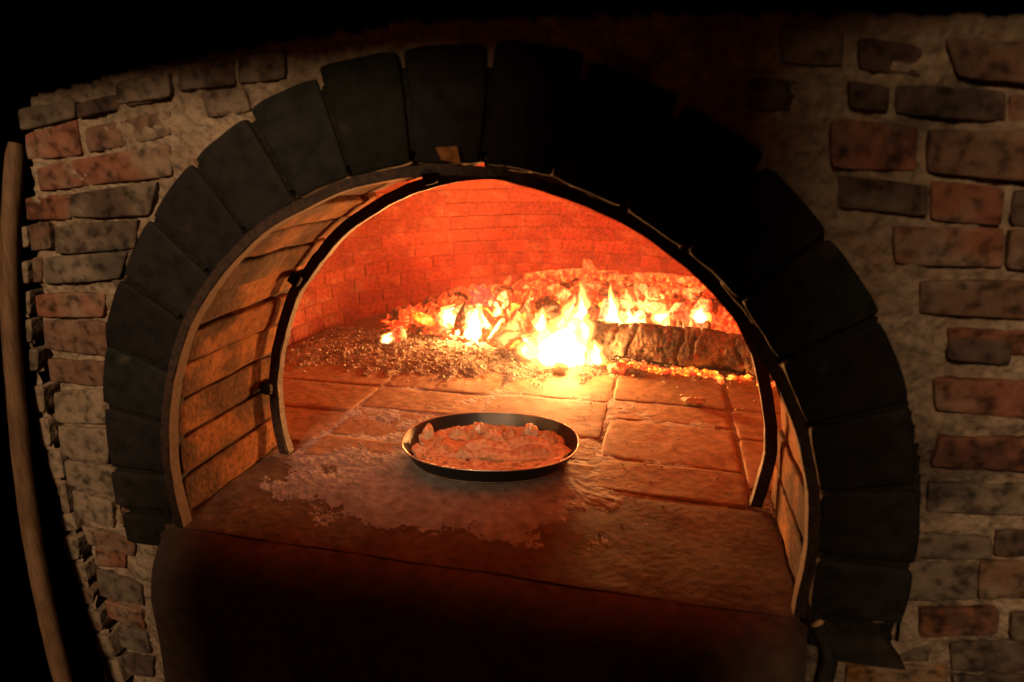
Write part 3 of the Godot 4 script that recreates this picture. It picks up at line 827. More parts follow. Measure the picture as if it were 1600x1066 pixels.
func multi(called: String, mesh: Mesh, mat: Material, xf: Array, parent: Node) -> void:
	var mm := MultiMesh.new()
	mm.transform_format = MultiMesh.TRANSFORM_3D
	mm.mesh = mesh
	mm.instance_count = xf.size()
	for k in xf.size(): mm.set_instance_transform(k, xf[k])
	var o := MultiMeshInstance3D.new()
	o.name = called
	o.multimesh = mm
	o.material_override = mat
	o.set_meta("kind", "stuff")
	parent.add_child(o, true)

func build_embers() -> void:
	var bedn := thing("ember_bed", "heap of glowing red and yellow embers at the back of the oven", "embers")
	bedn.set_meta("kind", "stuff")
	var pos := PackedVector3Array()
	var idx := PackedInt32Array()
	var w := 220
	var h := 120
	for j in h:
		for i in w:
			var x := lerpf(-0.8, 0.86, float(i) / (w - 1))
			var z := lerpf(-1.0, -1.93, float(j) / (h - 1))
			var m := mound(x, z)
			var p := Vector3(x, m + (n1.get_noise_2d(x * 130.0, z * 130.0) * 0.040 - absf(n1.get_noise_2d(x * 330.0, z * 330.0)) * 0.030 + n1.get_noise_2d(x * 900.0, z * 900.0) * 0.008) * clampf(m * 30.0, 0, 1) - 0.004 - 0.01 * clampf(1.0 - m * 60.0, 0, 1), z)
			var lim := APSE_R - 0.02
			var d := Vector2(p.x, p.z - APSE_Z)
			if d.y < 0.0 and d.length() > lim:
				d = d.normalized() * lim
				p.x = d.x
				p.z = d.y + APSE_Z
			pos.append(p)
	grid_index(w, h, false, idx)
	obj("ember_mound", mesh_of(pos, idx), M.ember_mid, bedn)
	for a in [[-0.38, 0.12, 0.26], [-0.05, 0.25, 0.20], [0.30, 0.26, 0.11]]:      # the light of the heap's glowing rear slope
		var l := OmniLight3D.new()
		l.name = "ember_light"
		l.light_color = Color(1.0, 0.15, 0.035).linear_to_srgb()
		l.light_energy = a[2]
		l.light_size = 0.10
		l.omni_range = 8.0
		l.omni_attenuation = 2.0
		l.shadow_enabled = true
		bedn.add_child(l, true)
		l.position = Vector3(a[0], a[1], -1.60)
	var r := rnd(77)
	var bins := {}
	for k in 300:
		var x := r.randf_range(-0.72, 0.80)
		var z := r.randf_range(-1.08, -1.75)
		var m := mound(x, z)
		if m < 0.012 or Vector2(x, z - APSE_Z).length() > 0.86: continue
		var s := r.randf_range(0.025, 0.075) * (1.6 if r.randf() < 0.3 else 0.9)
		var b := Basis.from_euler(Vector3(r.randf() * TAU, r.randf() * TAU, r.randf() * TAU)).scaled(Vector3.ONE * s)
		var hh := heat(x, z) + r.randf_range(-0.35, 0.35)
		var level := "ember_hot" if hh > 0.62 else ("ember_mid" if hh > -0.75 or z < -1.4 else "ember_dim")
		if level == "ember_mid" and r.randf() < 0.35: level = "ember_dim"
		if x < -0.45 and z > -1.26 and level == "ember_mid" and r.randf() < 0.6: level = "ember_dim"
		var key := [level, r.randi() % 4]
		if not bins.has(key): bins[key] = []
		bins[key].append(Transform3D(b, Vector3(x, m + s * r.randf_range(-0.25, 0.25), z)))
	var sticks := []
	for k in 26:
		var x := r.randf_range(-0.5, 0.68)
		var z := r.randf_range(-1.22, -1.62)
		var yaw := r.randf_range(-0.9, 0.9)
		sticks.append(Transform3D(Basis.from_euler(Vector3(r.randf() * TAU, yaw, r.randf_range(-0.35, 0.35))).scaled_local(Vector3(r.randf_range(0.10, 0.22), r.randf_range(0.028, 0.05), r.randf_range(0.028, 0.05))), Vector3(x, mound(x, z) + 0.004, z)))
	var stick := rock(29, Vector3(1.1, 1.2, 1.2), 0.10, 26, 18)
	multi("charred_sticks", stick, M.ember_mid, sticks.slice(0, 17), bedn)
	multi("charred_sticks", stick, M.ember_dim, sticks.slice(17), bedn)
	var shapes := []
	for k in 4: shapes.append(rock(20 + k, [Vector3(1.2, 0.7, 0.75), Vector3(1.7, 0.6, 0.7), Vector3(1.3, 0.9, 0.8), Vector3(2.4, 0.6, 0.65)][k], 0.16, 22, 16))
	for key in bins: multi({"ember_hot": "hot_embers", "ember_mid": "red_embers", "ember_dim": "dull_embers"}[key[0]], shapes[key[1]], M[key[0]], bins[key], bedn)

	# ash and clinker raked in front of the fire
	var ash := thing("ash_rubble", "grey ash and clinker crumbs strewn in front of the embers", "ash")
	ash.set_meta("kind", "stuff")
	pos = PackedVector3Array()
	idx = PackedInt32Array()
	var col := PackedColorArray()
	w = 150
	h = 64
	for j in h:
		for i in w:
			var x := lerpf(-0.90, 0.88, float(i) / (w - 1))
			var z := lerpf(-0.80, -1.30, float(j) / (h - 1))
			var p := Vector3(x, ash_height(x, z) - 0.001, z)
			pos.append(p)
			col.append(tint_ash(p, 0))
	grid_index(w, h, false, idx)
	obj("ash_sheet", mesh_of(pos, idx, col), M.ash, ash)
	# a thin dusting of ash over the mouth slab and the tiles, thickest where the pans are slid in
	pos = PackedVector3Array()
	idx = PackedInt32Array()
	col = PackedColorArray()
	w = 230
	h = 190
	for j in h:
		for i in w:
			var x := lerpf(-0.47, 0.47, float(i) / (w - 1))
			var z := lerpf(-0.03, -0.80, float(j) / (h - 1))
			var d := Vector2((x + 0.10) * 0.95, (z + 0.23) * 1.9).length()
			var p := Vector3(x, 0.0034 - 0.008 * clampf(d / 0.44 - 0.45, 0.0, 0.70) + n1.get_noise_2d(x * 60.0, z * 60.0) * 0.0022 + n1.get_noise_2d(x * 420.0, z * 420.0) * 0.0010 + n1.get_noise_2d(x * 1300.0, z * 1300.0) * 0.0010, z)
			pos.append(p)
			col.append(Color(0.46, 0.42, 0.39).lerp(Color(0.34, 0.29, 0.26), clampf(0.5 + patch(p, 300.0, 4.0), 0.0, 1.0)))
	grid_index(w, h, false, idx)
	obj("ash_dust", mesh_of(pos, idx, col), M.tile, ash)
	var clods := []
	for k in 3: clods.append(flat_mesh(rock(50 + k, Vector3(1, 0.7, 0.85), 0.18, 8, 6)))
	var mats := [plain(Color(0.55, 0.47, 0.39), 1.0), plain(Color(0.40, 0.33, 0.27), 1.0), plain(Color(0.16, 0.13, 0.11), 1.0)]
	for c in 3:
		var xf := []
		for k in (1100 if c < 2 else 450):
			var x := r.randf_range(-0.88, 0.80)
			var z := r.randf_range(-0.78, -1.28)
			var a := ash_height(x, z)
			if a < 0.001 and r.randf() > 0.05 or Vector2(x, minf(z - APSE_Z, 0.0)).length() > 0.9: continue
			var s := r.randf_range(0.003, 0.010) * (1.6 if r.randf() < 0.12 else 1.0)
			xf.append(Transform3D(Basis.from_euler(Vector3(r.randf() * TAU, r.randf() * TAU, r.randf() * TAU)).scaled(Vector3.ONE * s), Vector3(x, maxf(a, 0.0) + s * 0.25, z)))
		for k in 45:                           # stray crumbs over the tiles
			var s := r.randf_range(0.002, 0.006)
			xf.append(Transform3D(Basis.from_euler(Vector3(r.randf() * TAU, r.randf() * TAU, 0)).scaled(Vector3.ONE * s), Vector3(r.randf_range(-0.44, 0.47), 0.001 + s * 0.3, r.randf_range(-0.12, -0.82))))
		multi("crumbs", clods[c], mats[c], xf, ash)

func ash_height(x: float, z: float) -> float:
	# front edge of the raked ash wanders; a deeper drift to the left
	var front := -0.84 - 0.13 * clampf((x + 0.2) * 2.0, -0.25, 1.0) + n1.get_noise_2d(x * 120.0, 8.0) * 0.10 + n1.get_noise_2d(x * 500.0, 18.0) * 0.03
	var t := clampf((front - z) / 0.12, -0.4, 1.0)
	var a := t * 0.010 + (n1.get_noise_2d(x * 400.0, z * 400.0) * 0.008 + n1.get_noise_2d(x * 1200.0, z * 1200.0) * 0.004) * clampf(t * 3.0, 0.0, 1.0)
	return a - 0.003

func log_thing(called: String, label: String, a: Vector3, b: Vector3, r0: float, r1: float, seed_: int, mat: Material) -> void:
	var base := (a + b) * 0.5
	base.y = minf(a.y - r0, b.y - r1)
	var t := thing(called, label, "log", base)
	var pos := PackedVector3Array()
	var col := PackedColorArray()
	var idx := PackedInt32Array()
	var n := 130
	var w := 60
	var axis := (b - a).normalized()
	var up := axis.cross(Vector3.UP).cross(axis).normalized()
	var side := axis.cross(up)
	for k in n + 1:
		var f := float(k) / n
		var c := a.lerp(b, f) - base + Vector3(0, sin(f * PI) * 0.012, n1.get_noise_2d(f * 30.0, seed_) * 0.010)
		for i in w:
			var t2 := TAU * i / w
			var q := Vector3(f * (b - a).length() * 160.0, cos(t2) * 6.0, sin(t2) * 6.0) + Vector3(seed_ * 9.0, 0, 0)
			var rr := lerpf(r0, r1, f) * (1.0 + 0.28 * n1.get_noise_3dv(q * 0.16) + 0.06 * n1.get_noise_3dv(q * 1.1))
			var g := absf(n1.get_noise_3dv(Vector3(q.x * 0.45, q.y * 0.35, q.z * 0.35) + Vector3(0, 33, 0)))      # cracks across the grain
			rr -= r0 * 0.22 * (1.0 - smoothstep(0.0, 0.10, g)) * smoothstep(-0.1, 0.3, n1.get_noise_3dv(q * 0.3 + Vector3(7, 7, 7)))
			if k == 0 or k == n: rr *= 0.75
			var p := c + (up * cos(t2) + side * sin(t2)) * rr
			pos.append(p)
			col.append(tint_log(p, seed_))
	grid_index(w, n + 1, false, idx, 0, true)
	for e in [0, n]:
		var c0 := pos.size()
		pos.append((a if e == 0 else b) - base)
		col.append(Color(0.08, 0.06, 0.05))
		for i in w:
			var x: int = e * w + i
			var y: int = e * w + (i + 1) % w
			idx.append_array(PackedInt32Array([c0, x, y]) if e == 0 else PackedInt32Array([c0, y, x]))
	obj("charred_wood", mesh_of(pos, idx, col), mat, t)

func flame(at: Vector3, height: float, radius: float, lean: Vector2, seed_: int, label: String, energy: float, shells := 3) -> void:
	var t := thing("flame", label, "flame", at, "flames of the wood fire")
	if shells > 2: obj("flame_core", flame_mesh(height * 0.86, radius * 0.72, lean * 0.86, seed_, 1.0), M.flame_core, t)
	obj("flame_body", flame_mesh(height, radius, lean, seed_, 1.0), M.flame_mid, t)
	for g in 4: obj("flame_veil", flame_mesh(height, radius, lean, seed_, [1.08, 1.17, 1.27, 1.38][g]), M["flame_out%d" % g], t)
	if energy > 0.0:
		var l := OmniLight3D.new()
		l.name = "fire_light"
		l.light_color = Color(1.0, 0.38, 0.10).linear_to_srgb()
		l.light_energy = energy
		l.light_size = radius * 0.5
		l.omni_range = 8.0
		l.omni_attenuation = 2.0
		l.shadow_enabled = true
		t.add_child(l)
		l.position = Vector3(lean.x * 0.12, height * 0.33, lean.y * 0.12)

func build_fire() -> void:
	log_thing("burning_log", "thick ash-grey log with cracked bark burning at the right of the fire", Vector3(0.10, 0.060, -1.17), Vector3(0.80, 0.044, -1.06), 0.068, 0.052, 5, M.log)
	log_thing("burning_log", "red-hot split log lying on top of the embers at the right rear", Vector3(0.21, 0.185, -1.55), Vector3(0.62, 0.165, -1.44), 0.034, 0.03, 6, M.ember_mid)
	log_thing("burning_log", "glowing red log end behind the tallest flames", Vector3(-0.20, 0.165, -1.55), Vector3(0.16, 0.185, -1.52), 0.030, 0.034, 8, M.ember_mid)
	for a in [["charred wedge of wood standing in the small left flames", Vector3(-0.372, 0.062, -1.275), Vector3(0.055, 0.125, 0.05), M.ember_dim], ["dark charred stub standing behind the narrow flame", Vector3(0.150, 0.125, -1.215), Vector3(0.06, 0.13, 0.05), M.log], ["small curled glowing coal lying in front of the log", Vector3(0.205, 0.016, -1.015), Vector3(0.055, 0.034, 0.04), M.ember_mid], ["red coal at the left tip of the ember heap", Vector3(-0.575, 0.03, -1.17), Vector3(0.05, 0.055, 0.045), M.ember_mid], ["dark charcoal lump below the white flame", Vector3(0.03, 0.012, -0.985), Vector3(0.055, 0.026, 0.035), M.ember_dim]]:
		var o := obj("charcoal_piece", flat_mesh(rock(a[1].x * 1000, Vector3(1.2, 1.2, 1.2), 0.12, 14, 10)), a[3], null, a[1])
		o.scale = a[2]
		tag(o, a[0], "charcoal", "pieces of charcoal in the fire")
	var c := obj("ash_clod", flat_mesh(rock(90, Vector3(1.3, 0.5, 0.8), 0.3, 16, 10)), plain(Color(0.5, 0.42, 0.34), 1.0), null, Vector3(0.424, 0.010, -0.80))
	c.scale = Vector3.ONE * 0.05
	tag(c, "pale crumbly clod of ash on the tiles at the right", "ash")
	flame(Vector3(0.03, -0.01, -1.06), 0.17, 0.115, Vector2(0.0, 0.0), 1, "broad white-hot flame at the centre of the fire", 2.5)
	flame(Vector3(0.070, 0.04, -1.09), 0.21, 0.042, Vector2(0.0, -0.02), 2, "pointed yellow tongue rising from the right of the white flame", 0.0)
	flame(Vector3(-0.035, 0.04, -1.07), 0.135, 0.036, Vector2(-0.02, -0.01), 3, "short yellow tongue on the left shoulder of the white flame", 0.0)
	flame(Vector3(0.025, 0.05, -1.10), 0.16, 0.036, Vector2(0.02, -0.01), 21, "middle yellow tongue between the two outer tongues of the white flame", 0.0)
	flame(Vector3(-0.075, 0.01, -1.06), 0.085, 0.040, Vector2(-0.015, 0.0), 22, "low yellow lick at the left foot of the white flame", 0.0)
	flame(Vector3(0.125, 0.005, -1.05), 0.085, 0.035, Vector2(0.02, 0.0), 23, "low yellow lick at the right foot of the white flame against the log", 0.0)
	flame(Vector3(0.175, 0.07, -1.185), 0.165, 0.024, Vector2(-0.02, 0.0), 4, "narrow tall flame licking up behind the log", 0.8)
	flame(Vector3(-0.335, 0.02, -1.27), 0.11, 0.034, Vector2(0.01, 0.0), 5, "small bright flame beside the charred wedge at the left", 1.5)
	flame(Vector3(-0.42, 0.03, -1.30), 0.085, 0.045, Vector2(-0.01, 0.0), 6, "low flame left of the charred wedge", 0.0)
	flame(Vector3(-0.615, 0.0, -1.145), 0.045, 0.022, Vector2(0.02, 0.0), 7, "tiny flame at the left tip of the ember heap", 0.0)
	flame(Vector3(0.31, 0.075, -1.33), 0.10, 0.05, Vector2(0.0, 0.0), 8, "yellow flame behind the middle of the log", 1.2)
	flame(Vector3(0.455, 0.10, -1.30), 0.06, 0.028, Vector2(0.0, 0.0), 9, "small flame behind the right end of the log", 0.0)
	# coals under the front of the log
	var r := rnd(31)
	var coals := thing("coal_row", "row of bright coals glowing under the front of the log", "embers")
	coals.set_meta("kind", "stuff")
	var xf := []
	for k in 260:
		var f := clampf([0.06, 0.2, 0.31, 0.38, 0.55, 0.72, 0.9][r.randi() % 7] + r.randfn() * 0.05, 0.0, 1.0)
		var s := r.randf_range(0.004, 0.018) * (1.4 if r.randf() < 0.15 else 1.0)
		xf.append(Transform3D(Basis.from_euler(Vector3(r.randf() * TAU, r.randf() * TAU, 0)).scaled(Vector3.ONE * s), Vector3(lerpf(0.13, 0.74, f), 0.006 + s * 0.3, lerpf(-1.085, -0.985, f) + r.randfn() * 0.016 + 0.012 * sin(f * 23.0))))
	multi("hot_coals", rock(33, Vector3(1.3, 0.7, 0.9), 0.3, 14, 10), M.ember_hot, xf.slice(0, 110), coals)
	multi("red_coals", rock(34, Vector3(1.3, 0.7, 0.9), 0.3, 14, 10), M.ember_mid, xf.slice(110), coals)
	var v := thing("flame", "faint violet flame over the left part of the embers", "flame", Vector3(-0.325, 0.10, -1.36), "flames of the wood fire")
	obj("flame_veil", flame_mesh(0.09, 0.045, Vector2(0.0, 0), 12, 1.0), M.flame_blue, v)

# ---------------------------------------------------------------- pan and food
const PAN := Vector3(-0.030, 0.0, -0.378)
const PAN_TURN := 0.16

func build_pan() -> void:
	var t := thing("baking_pan", "black oval baking pan with a thin bright rim on the hearth", "pan", PAN)
	t.rotation.y = PAN_TURN
	var w := 96
	var prof := [[0.0, 0.0035], [0.5, 0.0035], [0.80, 0.0035], [0.845, 0.001], [0.872, 0.004], [0.905, 0.014], [0.955, 0.030], [0.99, 0.0405], [0.995, 0.042], [0.988, 0.0425], [0.975, 0.0405], [0.94, 0.030], [0.885, 0.014], [0.85, 0.0075], [0.80, 0.0065], [0.4, 0.0065], [0.0, 0.0065]]
	var pos := PackedVector3Array()
	var idx := PackedInt32Array()
	for a in prof:
		for i in w:
			pos.append(pan_point(TAU * i / w, a[0], a[1]))
	grid_index(w, prof.size(), false, idx, 0, true)
	obj("pan_body", mesh_of(pos, idx), M.pan, t)
	pos = PackedVector3Array()
	idx = PackedInt32Array()
	for j in 9:
		var b := TAU * j / 8.0
		for i in w: pos.append(pan_point(TAU * i / w, 0.994 + cos(b) * 0.011, 0.0425 + sin(b) * 0.0017))
	grid_index(w, 9, false, idx, 0, true)
	obj("rim", mesh_of(pos, idx), M.pan_lip, t)

func pan_point(a: float, k: float, y: float) -> Vector3:
	var c := cos(a)
	var s := sin(a)
	var e := 2.0 / 2.25
	return Vector3(signf(c) * pow(absf(c), e) * 0.196 * k, y, signf(s) * pow(absf(s), e) * 0.150 * k)

func slice_mesh(l: float, w: float, wave: float, n_wave: float, lift: float, seed_: int, lean: float) -> ArrayMesh:
	# a thin slice of meat lying along x, rippled, 2.5 mm thick, leaning up on one long edge
	var nu := 26
	var nv := 8
	var pos := PackedVector3Array()
	var col := PackedColorArray()
	var idx := PackedInt32Array()
	for side in 2:
		for j in nv + 1:
			for i in nu + 1:
				var u := float(i) / nu
				var v := float(j) / nv
				var x := (u - 0.5) * l
				var taper := sqrt(maxf(1.0 - pow(absf(u - 0.5) * 2.0, 3.0), 0.0)) * 0.85 + 0.12
				var zz := (v - 0.5) * w * taper * (1.0 + 0.22 * n1.get_noise_2d(u * 22.0, seed_ * 13.0))
				var rip := sin(u * n_wave * TAU + v * 1.3 + seed_) * wave * (0.35 + v) + n1.get_noise_3d(u * 22.0, v * 12.0, seed_ * 21.0) * wave * 1.0
				var fold := lift * v + 0.006 * v * v * v * sin(u * 5.0 + seed_ * 2.0)
				var y := fold + rip
				var p := Vector3(x, y, -zz * cos(lean))
				p.y += v * w * taper * sin(lean)
				var edge: bool = i == 0 or j == 0 or i == nu or j == nv
				p.y += (0.0 if edge else 0.0013) * (1.0 if side == 0 else -1.0)
				pos.append(p)
				var fat := smoothstep(0.62, 0.80, v + n1.get_noise_2d(u * 90.0, seed_ * 3.0) * 0.35)
				var kind := seed_ % 3
				var c: Color = [Color(0.92, 0.78, 0.52), Color(0.78, 0.40, 0.17), Color(0.90, 0.66, 0.40)][kind]
				c = c.lerp(Color(0.90, 0.74, 0.55), clampf(n1.get_noise_3d(u * 60.0, v * 200.0, seed_) * 1.8, 0, 1) * 0.7)      # marbling
				c = c.lerp(Color(0.70, 0.22, 0.07), fat * 0.6)
				var rimv := maxf(absf(v - 0.5), absf(u - 0.5) * 0.96) * 2.0 + n1.get_noise_2d(u * 70.0 + v * 50.0, seed_ * 8.0) * 0.25
				c = c.lerp(Color(0.24, 0.085, 0.03), smoothstep(0.90, 1.04, rimv) * 0.8)                                         # crisped edge
				col.append(c)
	grid_index(nu + 1, nv + 1, false, idx)
	grid_index(nu + 1, nv + 1, true, idx, (nu + 1) * (nv + 1))
	return mesh_of(pos, idx, col)

func build_food() -> void:
	var t := thing("ham_pizza", "cheese and ham pizza with rippled pink slices baking in the black pan", "pizza", PAN + Vector3(0, 0.0066, 0))
	t.rotation.y = PAN_TURN
	var mat := StandardMaterial3D.new()
	mat.vertex_color_use_as_albedo = true
	mat.roughness = 0.24
	mat.clearcoat_enabled = true
	mat.clearcoat = 0.5
	mat.clearcoat_roughness = 0.2
	mat.subsurf_scatter_enabled = true
	mat.subsurf_scatter_strength = 0.15
	mat.uv1_triplanar = true
	mat.uv1_scale = Vector3.ONE * 5.0
	mat.albedo_texture = noise_tex(0.02, [[0.0, Color(0.7, 0.55, 0.5)], [0.5, Color(0.95, 0.9, 0.88)], [1.0, Color(1, 1, 1)]], 101)
	mat.heightmap_enabled = true
	mat.heightmap_texture = noise_tex(0.025, [[0.0, grey(0)], [1.0, grey(1)]], 103)
	mat.heightmap_scale = 0.02
	# dough and cheese, lumpy, filling the pan
	var pos := PackedVector3Array()
	var col := PackedColorArray()
	var idx := PackedInt32Array()
	var w := 110
	var h := 34
	for j in h:
		var k := float(j) / (h - 1)
		for i in w:
			var p := pan_point(TAU * i / w, 0.885 * k, 0.0)
			var lump := absf(n1.get_noise_3dv(p * 260.0)) * 0.008 + n1.get_noise_3dv(p * 800.0) * 0.0015
			p.y = 0.008 + lump + 0.004 * smoothstep(0.6, 0.95, k)
			if j == h - 1: p.y = 0.0
			pos.append(p)
			var c := Color(0.80, 0.62, 0.36).lerp(Color(0.92, 0.82, 0.58), clampf(lump * 110.0, 0, 1))
			c = c.lerp(Color(0.50, 0.17, 0.07), smoothstep(0.2, 0.45, n1.get_noise_3dv(p * 240.0 + Vector3(5, 0, 9))) * 0.6)
			c = c.lerp(Color(0.16, 0.09, 0.03), smoothstep(0.36, 0.5, n1.get_noise_3dv(p * 520.0 + Vector3(55, 0, 9))) * 0.8)
			col.append(c)
	grid_index(w, h, true, idx, 0, true)
	obj("cheese_base", mesh_of(pos, idx, col), mat, t)
	# slices: x, z (pan axes), length, width, turn, ripple, waves, lift, lean
	var k2 := 0
	for a in [[-0.120, -0.022, 0.075, 0.040, 0.6, 0.005, 1.4, 0.006, 0.45], [-0.080, -0.045, 0.08, 0.040, 0.2, 0.0055, 1.5, 0.007, 0.50], [-0.035, -0.056, 0.075, 0.038, 0.1, 0.0055, 1.5, 0.008, 0.55], [0.012, -0.052, 0.08, 0.038, -0.15, 0.0055, 1.4, 0.007, 0.50], [0.062, -0.055, 0.09, 0.040, 0.05, 0.0055, 1.5, 0.007, 0.50], [0.105, -0.040, 0.07, 0.040, -0.4, 0.0055, 1.3, 0.007, 0.50], [0.134, -0.040, 0.05, 0.034, -0.1, 0.004, 0.9, 0.006, 0.55], [0.145, -0.004, 0.06, 0.042, -1.0, 0.004, 1.0, 0.003, 0.22],
			[-0.065, -0.008, 0.09, 0.052, 0.5, 0.004, 0.9, 0.004, 0.25], [0.075, -0.012, 0.12, 0.046, 0.08, 0.002, 0.8, 0.005, 0.42], [-0.005, 0.000, 0.11, 0.042, -0.12, 0.002, 0.9, 0.004, 0.28], [0.085, 0.026, 0.125, 0.040, 0.10, 0.003, 0.9, 0.004, 0.34], [0.012, 0.032, 0.11, 0.034, -0.1, 0.002, 0.9, 0.003, 0.30], [-0.060, 0.034, 0.065, 0.026, -0.25, 0.003, 1.0, 0.003, 0.35], [-0.112, 0.026, 0.07, 0.040, 0.9, 0.004, 1.0, 0.003, 0.18], [-0.145, 0.008, 0.055, 0.036, 1.2, 0.004, 1.0, 0.003, 0.18]]:
		var o := obj("ham_slice", slice_mesh(a[2], a[3], a[5], a[6], a[7] * 0.8, [1, 2, 4, 5, 7, 8, 10, 11, 13, 3, 6, 9, 12, 15, 14, 18][k2], a[8] * 0.62), mat, t, Vector3(a[0] * 1.06, 0.0105, a[1] * 1.1))
		o.rotation.y = a[4]
		k2 += 1
	for a in [[-0.150, -0.030, 0.030, 0.7], [-0.03, -0.07, 0.016, 0.3], [0.085, -0.062, 0.02, -0.2]]:      # a curled slice standing up at the edge
		var o := obj("ham_slice", slice_mesh(0.04, 0.026, 0.004, 1.0, 0.006, 20 + int(a[3] * 10), 0.9), mat, t, Vector3(a[0], 0.016, a[1]))
		o.rotation.y = a[3]

# ---------------------------------------------------------------- surroundings
func build_around() -> void:
	# chimney hood over the smoke slot: lower edge set forward and slanted to shade the facade top
	var hood := thing("chimney_hood", "plastered chimney hood hanging over the smoke slot above the facade", "hood", Vector3(0, 1.02, 0))
	var breast := PackedVector2Array([Vector2(-1.9, -0.045), Vector2(-0.6, -0.02), Vector2(0.3, 0.03), Vector2(1.4, 0.06), Vector2(1.4, 1.2), Vector2(-1.9, 1.2)])
	obj("breast", extrude(breast, 0.52, 0.44, tint_plaster), M.mortar, hood)
	obj("flue_back", box_mesh(Vector3(-1.9, -0.20, -0.92), Vector3(1.40, 1.2, -0.82), tint_plaster), M.mortar, hood)
	obj("flue_side", box_mesh(Vector3(-2.0, -0.045, -0.92), Vector3(-1.901, 1.2, 0.52), tint_plaster), M.mortar, hood)
	obj("flue_side", box_mesh(Vector3(1.401, -0.045, -0.92), Vector3(1.5, 1.2, 0.52), tint_plaster), M.mortar, hood)
	obj("cap", box_mesh(Vector3(-2.0, 1.201, -0.92), Vector3(1.5, 1.26, 0.52), tint_plaster), M.mortar, hood)
	var post := thing("added_shade_post", "added unseen timber post that shades the middle of the facade", "post", Vector3(0.082, -0.95, 1.50))  # unseen post, added to cast the shade over crown and right ring
	obj("shaft", box_mesh(Vector3(-0.14, 0.0, -0.14), Vector3(0.14, 3.6, 0.14), tint_wood), M.wood, post)
	var wall := obj("side_wall", piece(on_wall, rect(-1.88, -1.0, -0.95, 0.70), 0.0, 0.15, 60, 60, 0.01, 0.008, 0.002, 40, tint_plaster), M.mortar)
	wall.position = Vector3(0, 0, -0.80)
	wall.set_meta("kind", "structure")
	var ledge := obj("wall_ledge", piece(on_wall, [Vector2(-1.75, -0.10), Vector2(-1.03, 0.06), Vector2(-1.03, 0.035), Vector2(-1.75, -0.13)], 0.012, 0.02, 20, 2, 0.006, 0.003, 0.006, 41, tint_plaster), M.mortar, wall, Vector3(0, 0, 0.004))
	var pier := obj("added_shade_wall", box_mesh(Vector3(-2.3, -0.95, 0.28), Vector3(-0.775, 2.6, 0.42), tint_plaster), M.mortar)  # unseen wall block, added to keep lamp light off the left recess
	pier.set_meta("kind", "structure")
	ledge.set_meta("label", "faint raised seam running up the dark side wall")
	var g := obj("ground", piece(on_floor, rect(-2.2, 1.6, -2.0, 2.2), 0.0, 0.05, 10, 10, 0.01, 0.004, 0.002, 42, tint_dark), M.soot)
	g.position.y = -0.95
	g.set_meta("kind", "structure")
	var cab := thing("added_shade_cabinet", "added unseen wooden cabinet that shades the front of the hearth", "cabinet", Vector3(-0.055, -0.95, 1.22))  # unseen blocker, added to keep lamp light off the hearth lip
	obj("carcass", box_mesh(Vector3(-0.305, 0.0, -0.10), Vector3(0.305, 1.90, 0.10), tint_wood), M.wood, cab)
	obj("top_board", box_mesh(Vector3(-0.315, 1.901, -0.105), Vector3(0.315, 1.92, 0.115), tint_wood), M.wood, cab)
	for side in [-1.0, 1.0]:
		var door := obj("door", box_mesh(Vector3(-0.148, 0.05, 0.0), Vector3(0.148, 1.86, 0.018), tint_wood), M.wood, cab, Vector3(side * 0.151, 0.0, 0.101))
		var ball2 := SphereMesh.new()
		ball2.radius = 0.014
		ball2.height = 0.028
		obj("knob", ball2, plain(Color(0.1, 0.08, 0.06), 0.4), door, Vector3(-side * 0.12, 1.0, 0.03))
	# the wooden handle leaning in the corner
	var path := []
	var radii := []
	for p in POLE: path.append(p)
	var smooth := []
	var c := Curve3D.new()
	for p in path: c.add_point(p)
	var ctl := c.get_baked_length()
	for k in 60:
		smooth.append(c.sample_baked(ctl * k / 59.0, true))
		radii.append(0.0145 if k > 0 else 0.0115)
	var pole := thing("peel_handle", "slightly bent wooden pole leaning at the left edge of the brick facade", "pole", smooth[59])
	for k in 60: smooth[k] -= pole.position
	obj("shaft", tube(smooth, radii, 18, 0.0010, 3, tint_wood), M.wood, pole)
	# iron hook hanging past the right end of the ledge
	var hook := []
	var hr := []
	for a in HOOK:
		hook.append(a)
		hr.append(0.011)
	var hk := thing("iron_strap", "black iron strap running down past the right end of the ledge", "strap", hook[hook.size() - 1])
	for k in hook.size(): hook[k] -= hk.position
	obj("strap", tube(hook, hr, 12, 0.001, 9, tint_dark), M.soot, hk)
	var slab := obj("flat_iron", extrude(PackedVector2Array([Vector2(0.57, -0.005), Vector2(0.655, 0.0), Vector2(0.69, -0.045), Vector2(0.60, -0.047)]), 0.050, 0.02, tint_dark), M.soot)
	tag(slab, "dark slanted slab under the right foot of the arch", "slab")

